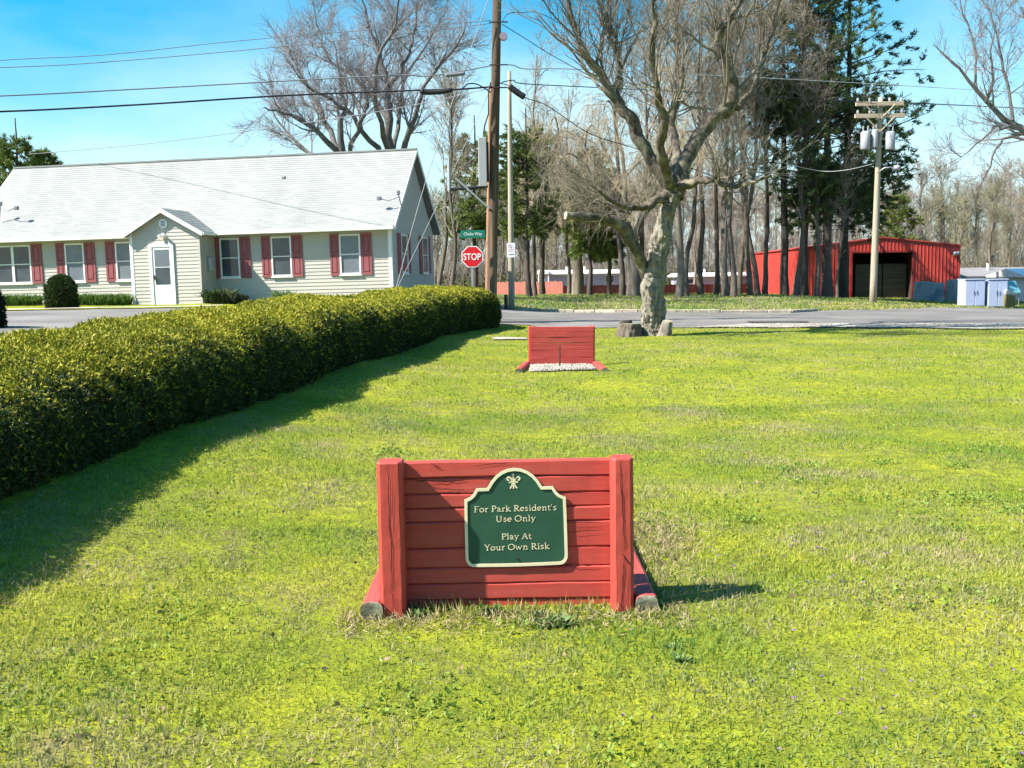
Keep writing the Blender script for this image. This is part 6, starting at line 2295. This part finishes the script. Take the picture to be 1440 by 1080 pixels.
def blades(n, y0, y1, pw, hgt, wid, seg3, seed):
    g = np.random.default_rng(seed)
    u = g.uniform(0, 1, n)
    y = (y0 ** pw + u * (y1 ** pw - y0 ** pw)) ** (1 / pw)
    x = g.uniform(-1, 1, n) * (.50 * y + 2.6) + .5
    keep = ~in_poly(x, y, ROAD)
    # not under the hedge, not inside the pits
    hs = np.interp(y, HP[:, 1], HP[:, 0])
    keep &= (x > hs + .02) | (y > 31)
    for (cx, cy, w, d0_, d1_) in ((NB.x, NB.y, .57, .17, 1.8), (FB.x, FB.y, .55, -1.38, .14)):
        keep &= ~((np.abs(x - cx) < w) & (y > cy + d0_) & (y < cy + d1_))
    keep &= ~((np.abs(x - NB.x) < .66) & (y > NB.y + .11) & (y < NB.y + .19))
    x, y = x[keep], y[keep]
    n = len(x)
    cl = .5 + .25 * np.sin(x * 3.1 + 1.3 * np.sin(y * 2.3)) + .25 * np.sin(y * 2.7 + 1.7 * np.sin(x * 1.9))
    pt = .5 + .5 * np.sin(x * .9 + 2 + 1.5 * np.sin(y * .55)) * np.sin(y * .8 + 1.2 * np.sin(x * .7))
    h = hgt * g.uniform(.45, 1.15, n) * (.55 + .5 * cl + .25 * pt)
    tall = g.uniform(size=n) < .006
    h = np.where(tall, h * 1.6, h)
    a = g.uniform(0, 2 * np.pi, n)
    tilt = np.abs(g.normal(.55, .38, n))
    dirx, diry = np.cos(a) * np.sin(tilt), np.sin(a) * np.sin(tilt)
    d = np.stack([dirx, diry, np.cos(tilt)], -1)
    b = np.stack([x, y, zt(x, y) - .004], -1)
    b_ang = g.uniform(0, 2 * np.pi, n)
    sd = np.stack([np.cos(b_ang), np.sin(b_ang), 0 * a], -1) * (wid * g.uniform(.6, 1.3, n))[:, None] * .5
    if seg3:
        m_ = b + d * (h * .55)[:, None]
        d2 = nrm(d + np.stack([dirx, diry, -.35 * np.ones(n)], -1) * .7)
        tp = m_ + d2 * (h * .5)[:, None]
        V = np.stack([b - sd, b + sd, m_ + sd * .85, m_ - sd * .85, tp], 1).reshape(-1, 3)
        i = np.arange(n)[:, None] * 5
        return V, [i + np.array([[0, 1, 2, 3]]), i + np.array([[3, 2, 4]])]
    tp = b + d * h[:, None]
    V = np.stack([b - sd, b + sd, tp], 1).reshape(-1, 3)
    return V, [np.arange(n * 3).reshape(-1, 3)]


vs, fs, n0 = [], [], 0
for args in ((225000, 2.3, 6.2, 1.15, .034, .0058, True, 1), (270000, 6.0, 13, 1.4, .038, .009, False, 2), (180000, 12.5, 33, 1.7, .050, .018, False, 3)):
    v, f = blades(*args)
    vs.append(v)
    fs += [q + n0 for q in f]
    n0 += len(v)
kind(obj('lawn_grass', arrays_mesh('lawn_grass', np.concatenate(vs), fs, M['grass'])), 'stuff')
# verge grass beyond the road
g = np.random.default_rng(12)
n = 75000
y = g.uniform(40.5, 78, n)
x = g.uniform(-2, 44, n)
x = np.where(x > .62 * y, g.uniform(0, 1, n) * .55 * y, x)
kp = ~in_poly(x, y, ROAD)
x, y = x[kp], y[kp]
n = len(x)
p = np.stack([x, y, zt(x, y)], -1)
V, Fq = sprigs(p, np.tile([[0, 0, 1.0]], (n, 1)), g, np.full(n, .13), np.full(n, .03), 1, .7, .01)
kind(obj('verge_grass', arrays_mesh('verge_grass', V, [Fq], M['grass'])), 'stuff')


# broad leaved weeds and taller stems at the foot of the sign board
def rosette(px, py, n, r, label, seed, m='weed', up=.5):
    g = np.random.default_rng(seed)
    p = G(px, py)
    t = thing('weed_clump', label, 'weed', p, group='weeds in the lawn')
    a = g.uniform(0, 6.28, n)
    el_ = g.uniform(.1, .9, n) * up * 2
    d = np.stack([np.cos(a) * np.cos(el_), np.sin(a) * np.cos(el_), np.sin(el_)], -1)
    l = r * g.uniform(.5, 1.1, (n, 1))
    b = np.stack([g.normal(0, r * .45, n), g.normal(0, r * .25, n), np.zeros(n)], -1)
    sd = nrm(np.cross(d, np.array([0, 0, 1.0]))) * l * .16
    m_ = b + d * l * .55
    tp = b + d * l - np.array([0, 0, .15]) * l
    V = np.stack([b, m_ + sd, tp, m_ - sd], 1).reshape(-1, 3)
    kind(obj('leaves', arrays_mesh('leaves', V, [np.arange(n * 4).reshape(-1, 4)], M[m]), t), 'stuff')


rosette(783, 878, 240, .065, 'grey green broad leaved weed patch at the foot of the sign board', 1)
rosette(948, 912, 70, .04, 'small dark weed right of the right rail', 2)
rosette(760, 869, 60, .05, 'upright weed sprouting at the board foot under the sign', 3, 'herb', .75)
rosette(690, 862, 90, .055, 'tuft of sprouts at the shaded foot of the board', 4, 'herb', .75)
rosette(588, 868, 90, .055, 'bright sprouts beside the left post of the board', 5, 'herb', .75)
rosette(958, 930, 40, .05, 'tiny dark weed in the open lawn nearest the camera', 6)

g = np.random.default_rng(3)
pts = []
for (cx, cy, n, sx, sy) in ((1130, 800, 40, 60, 40), (1180, 945, 14, 80, 60), (1300, 1010, 14, 90, 50), (1010, 1000, 6, 100, 40)):
    for _ in range(n):
        q = G(cx + g.normal(0, sx), min(1075, cy + g.normal(0, sy)))
        pts.append(tuple(q + Vector((0, 0, .03))))
pts = np.array(pts)
V, Fq = sprigs(pts, np.tile([[0, 0, 1.0]], (len(pts), 1)), g, np.full(len(pts), .013), np.full(len(pts), .005), 4, 1.0, .01)
kind(obj('purple_flowers', arrays_mesh('purple_flowers', V, [Fq], mat('purple_flower', (.26, .17, .30), (.20, .13, .22), 30))), 'stuff')
# dead grass litter by the right rail and round the board
n = 4200
x = np.concatenate([g.normal(NB.x + .82, .13, n // 2), g.uniform(NB.x - .75, NB.x + .8, n // 2)])
y = np.concatenate([g.normal(NB.y + 1.1, .38, n // 2), g.normal(NB.y - .06, .10, n // 2)])
kp = ~((np.abs(x - NB.x) < .70) & (y > NB.y - .01))
x, y = x[kp], y[kp]
p = np.stack([x, y, zt(x, y) + .012], -1)
V, Fq = sprigs(p, np.tile([[0, 0, .35]], (len(p), 1)), g, np.full(len(p), .055), np.full(len(p), .0022), 1, 1.0, .01)
kind(obj('dead_grass', arrays_mesh('dead_grass', V, [Fq], mat('straw', (.32, .26, .14), (.20, .16, .085), 20))), 'stuff')


# clover and ground ivy in flat patches, fallen leaves and twigs, stems against the board
g = np.random.default_rng(44)
cs = []
for _ in range(130):
    y = g.uniform(2.9, 12)
    x = g.uniform(-1, 1) * (.48 * y + 2.2) + .4
    if x < np.interp(y, HP[:, 1], HP[:, 0]) + .3 or (abs(x - NB.x) < .75 and NB.y - .05 < y < NB.y + 1.9):
        continue
    m_ = int(g.integers(14, 60))
    r_ = g.uniform(.05, .22)
    xy = np.stack([g.normal(x, r_, m_), g.normal(y, r_ * .8, m_)], 1)
    cs.append(xy)
cs = np.concatenate(cs)
cs = cs[~((np.abs(cs[:, 0] - NB.x) < .70) & (cs[:, 1] > NB.y - .03) & (cs[:, 1] < NB.y + 1.9))]
p = np.column_stack([cs, zt(cs[:, 0], cs[:, 1]) + g.uniform(.012, .03, len(cs))])
V, Fq = sprigs(p, np.tile([[0, 0, .35]], (len(p), 1)), g, np.full(len(p), .022), np.full(len(p), .0075), 3, .9, .004)
kind(obj('clover_leaves', arrays_mesh('clover_leaves', V, [Fq], leafmat('clover', [(.13, .22, .04), (.20, .28, .045), (.27, .34, .06)], .25, 3))), 'stuff')
n = 560
y = g.uniform(2.8, 15, n)
x = g.uniform(-1, 1, n) * (.48 * y + 2.2) + .4
kp = (x > np.interp(y, HP[:, 1], HP[:, 0]) + .05) & ~((np.abs(x - NB.x) < .75) & (y > NB.y - .05) & (y < NB.y + 1.9))
x, y = x[kp], y[kp]
p = np.stack([x, y, zt(x, y) + .022], -1)
V, Fq = sprigs(p, np.tile([[0, 0, .2]], (len(p), 1)), g, np.full(len(p), .034), np.full(len(p), .009), 1, 1.0, .004)
kind(obj('fallen_leaves', arrays_mesh('fallen_leaves', V, [Fq], mat('dead_leaf', (.30, .21, .12), (.16, .10, .06), 12))), 'stuff')
n = 230
x = NB.x + g.uniform(-.60, .62, n)
y = NB.y + g.normal(.07, .05, n)
x = np.where(g.uniform(size=n) < .35, NB.x + .74 + g.normal(0, .05, n), x)
y = np.where(x > NB.x + .66, NB.y + g.uniform(.1, 1.6, n), np.minimum(y, NB.y + .105))
kp = ~((np.abs(np.abs(x - NB.x) - .52) < .065) & (y > NB.y - .01))
x, y = x[kp], y[kp]
p = np.stack([x, y, zt(x, y)], -1)
V, Fq = sprigs(p, np.tile([[0, -.25, 1.3]], (len(p), 1)), g, np.full(len(p), .066) * g.uniform(.5, 1.2, len(p)), np.full(len(p), .003), 2, .55, .004)
kind(obj('grass_stems', arrays_mesh('grass_stems', V, [Fq], leafmat('stem', [(.16, .22, .04), (.30, .30, .08), (.42, .36, .18)], .25, 4))), 'stuff')
# loose stones along the crumbling road edge
pebbles('shoulder_gravel', (5.2, 22), (29.4, 32.0), 1100, 8, M['pebble'], .010, .026, .035)
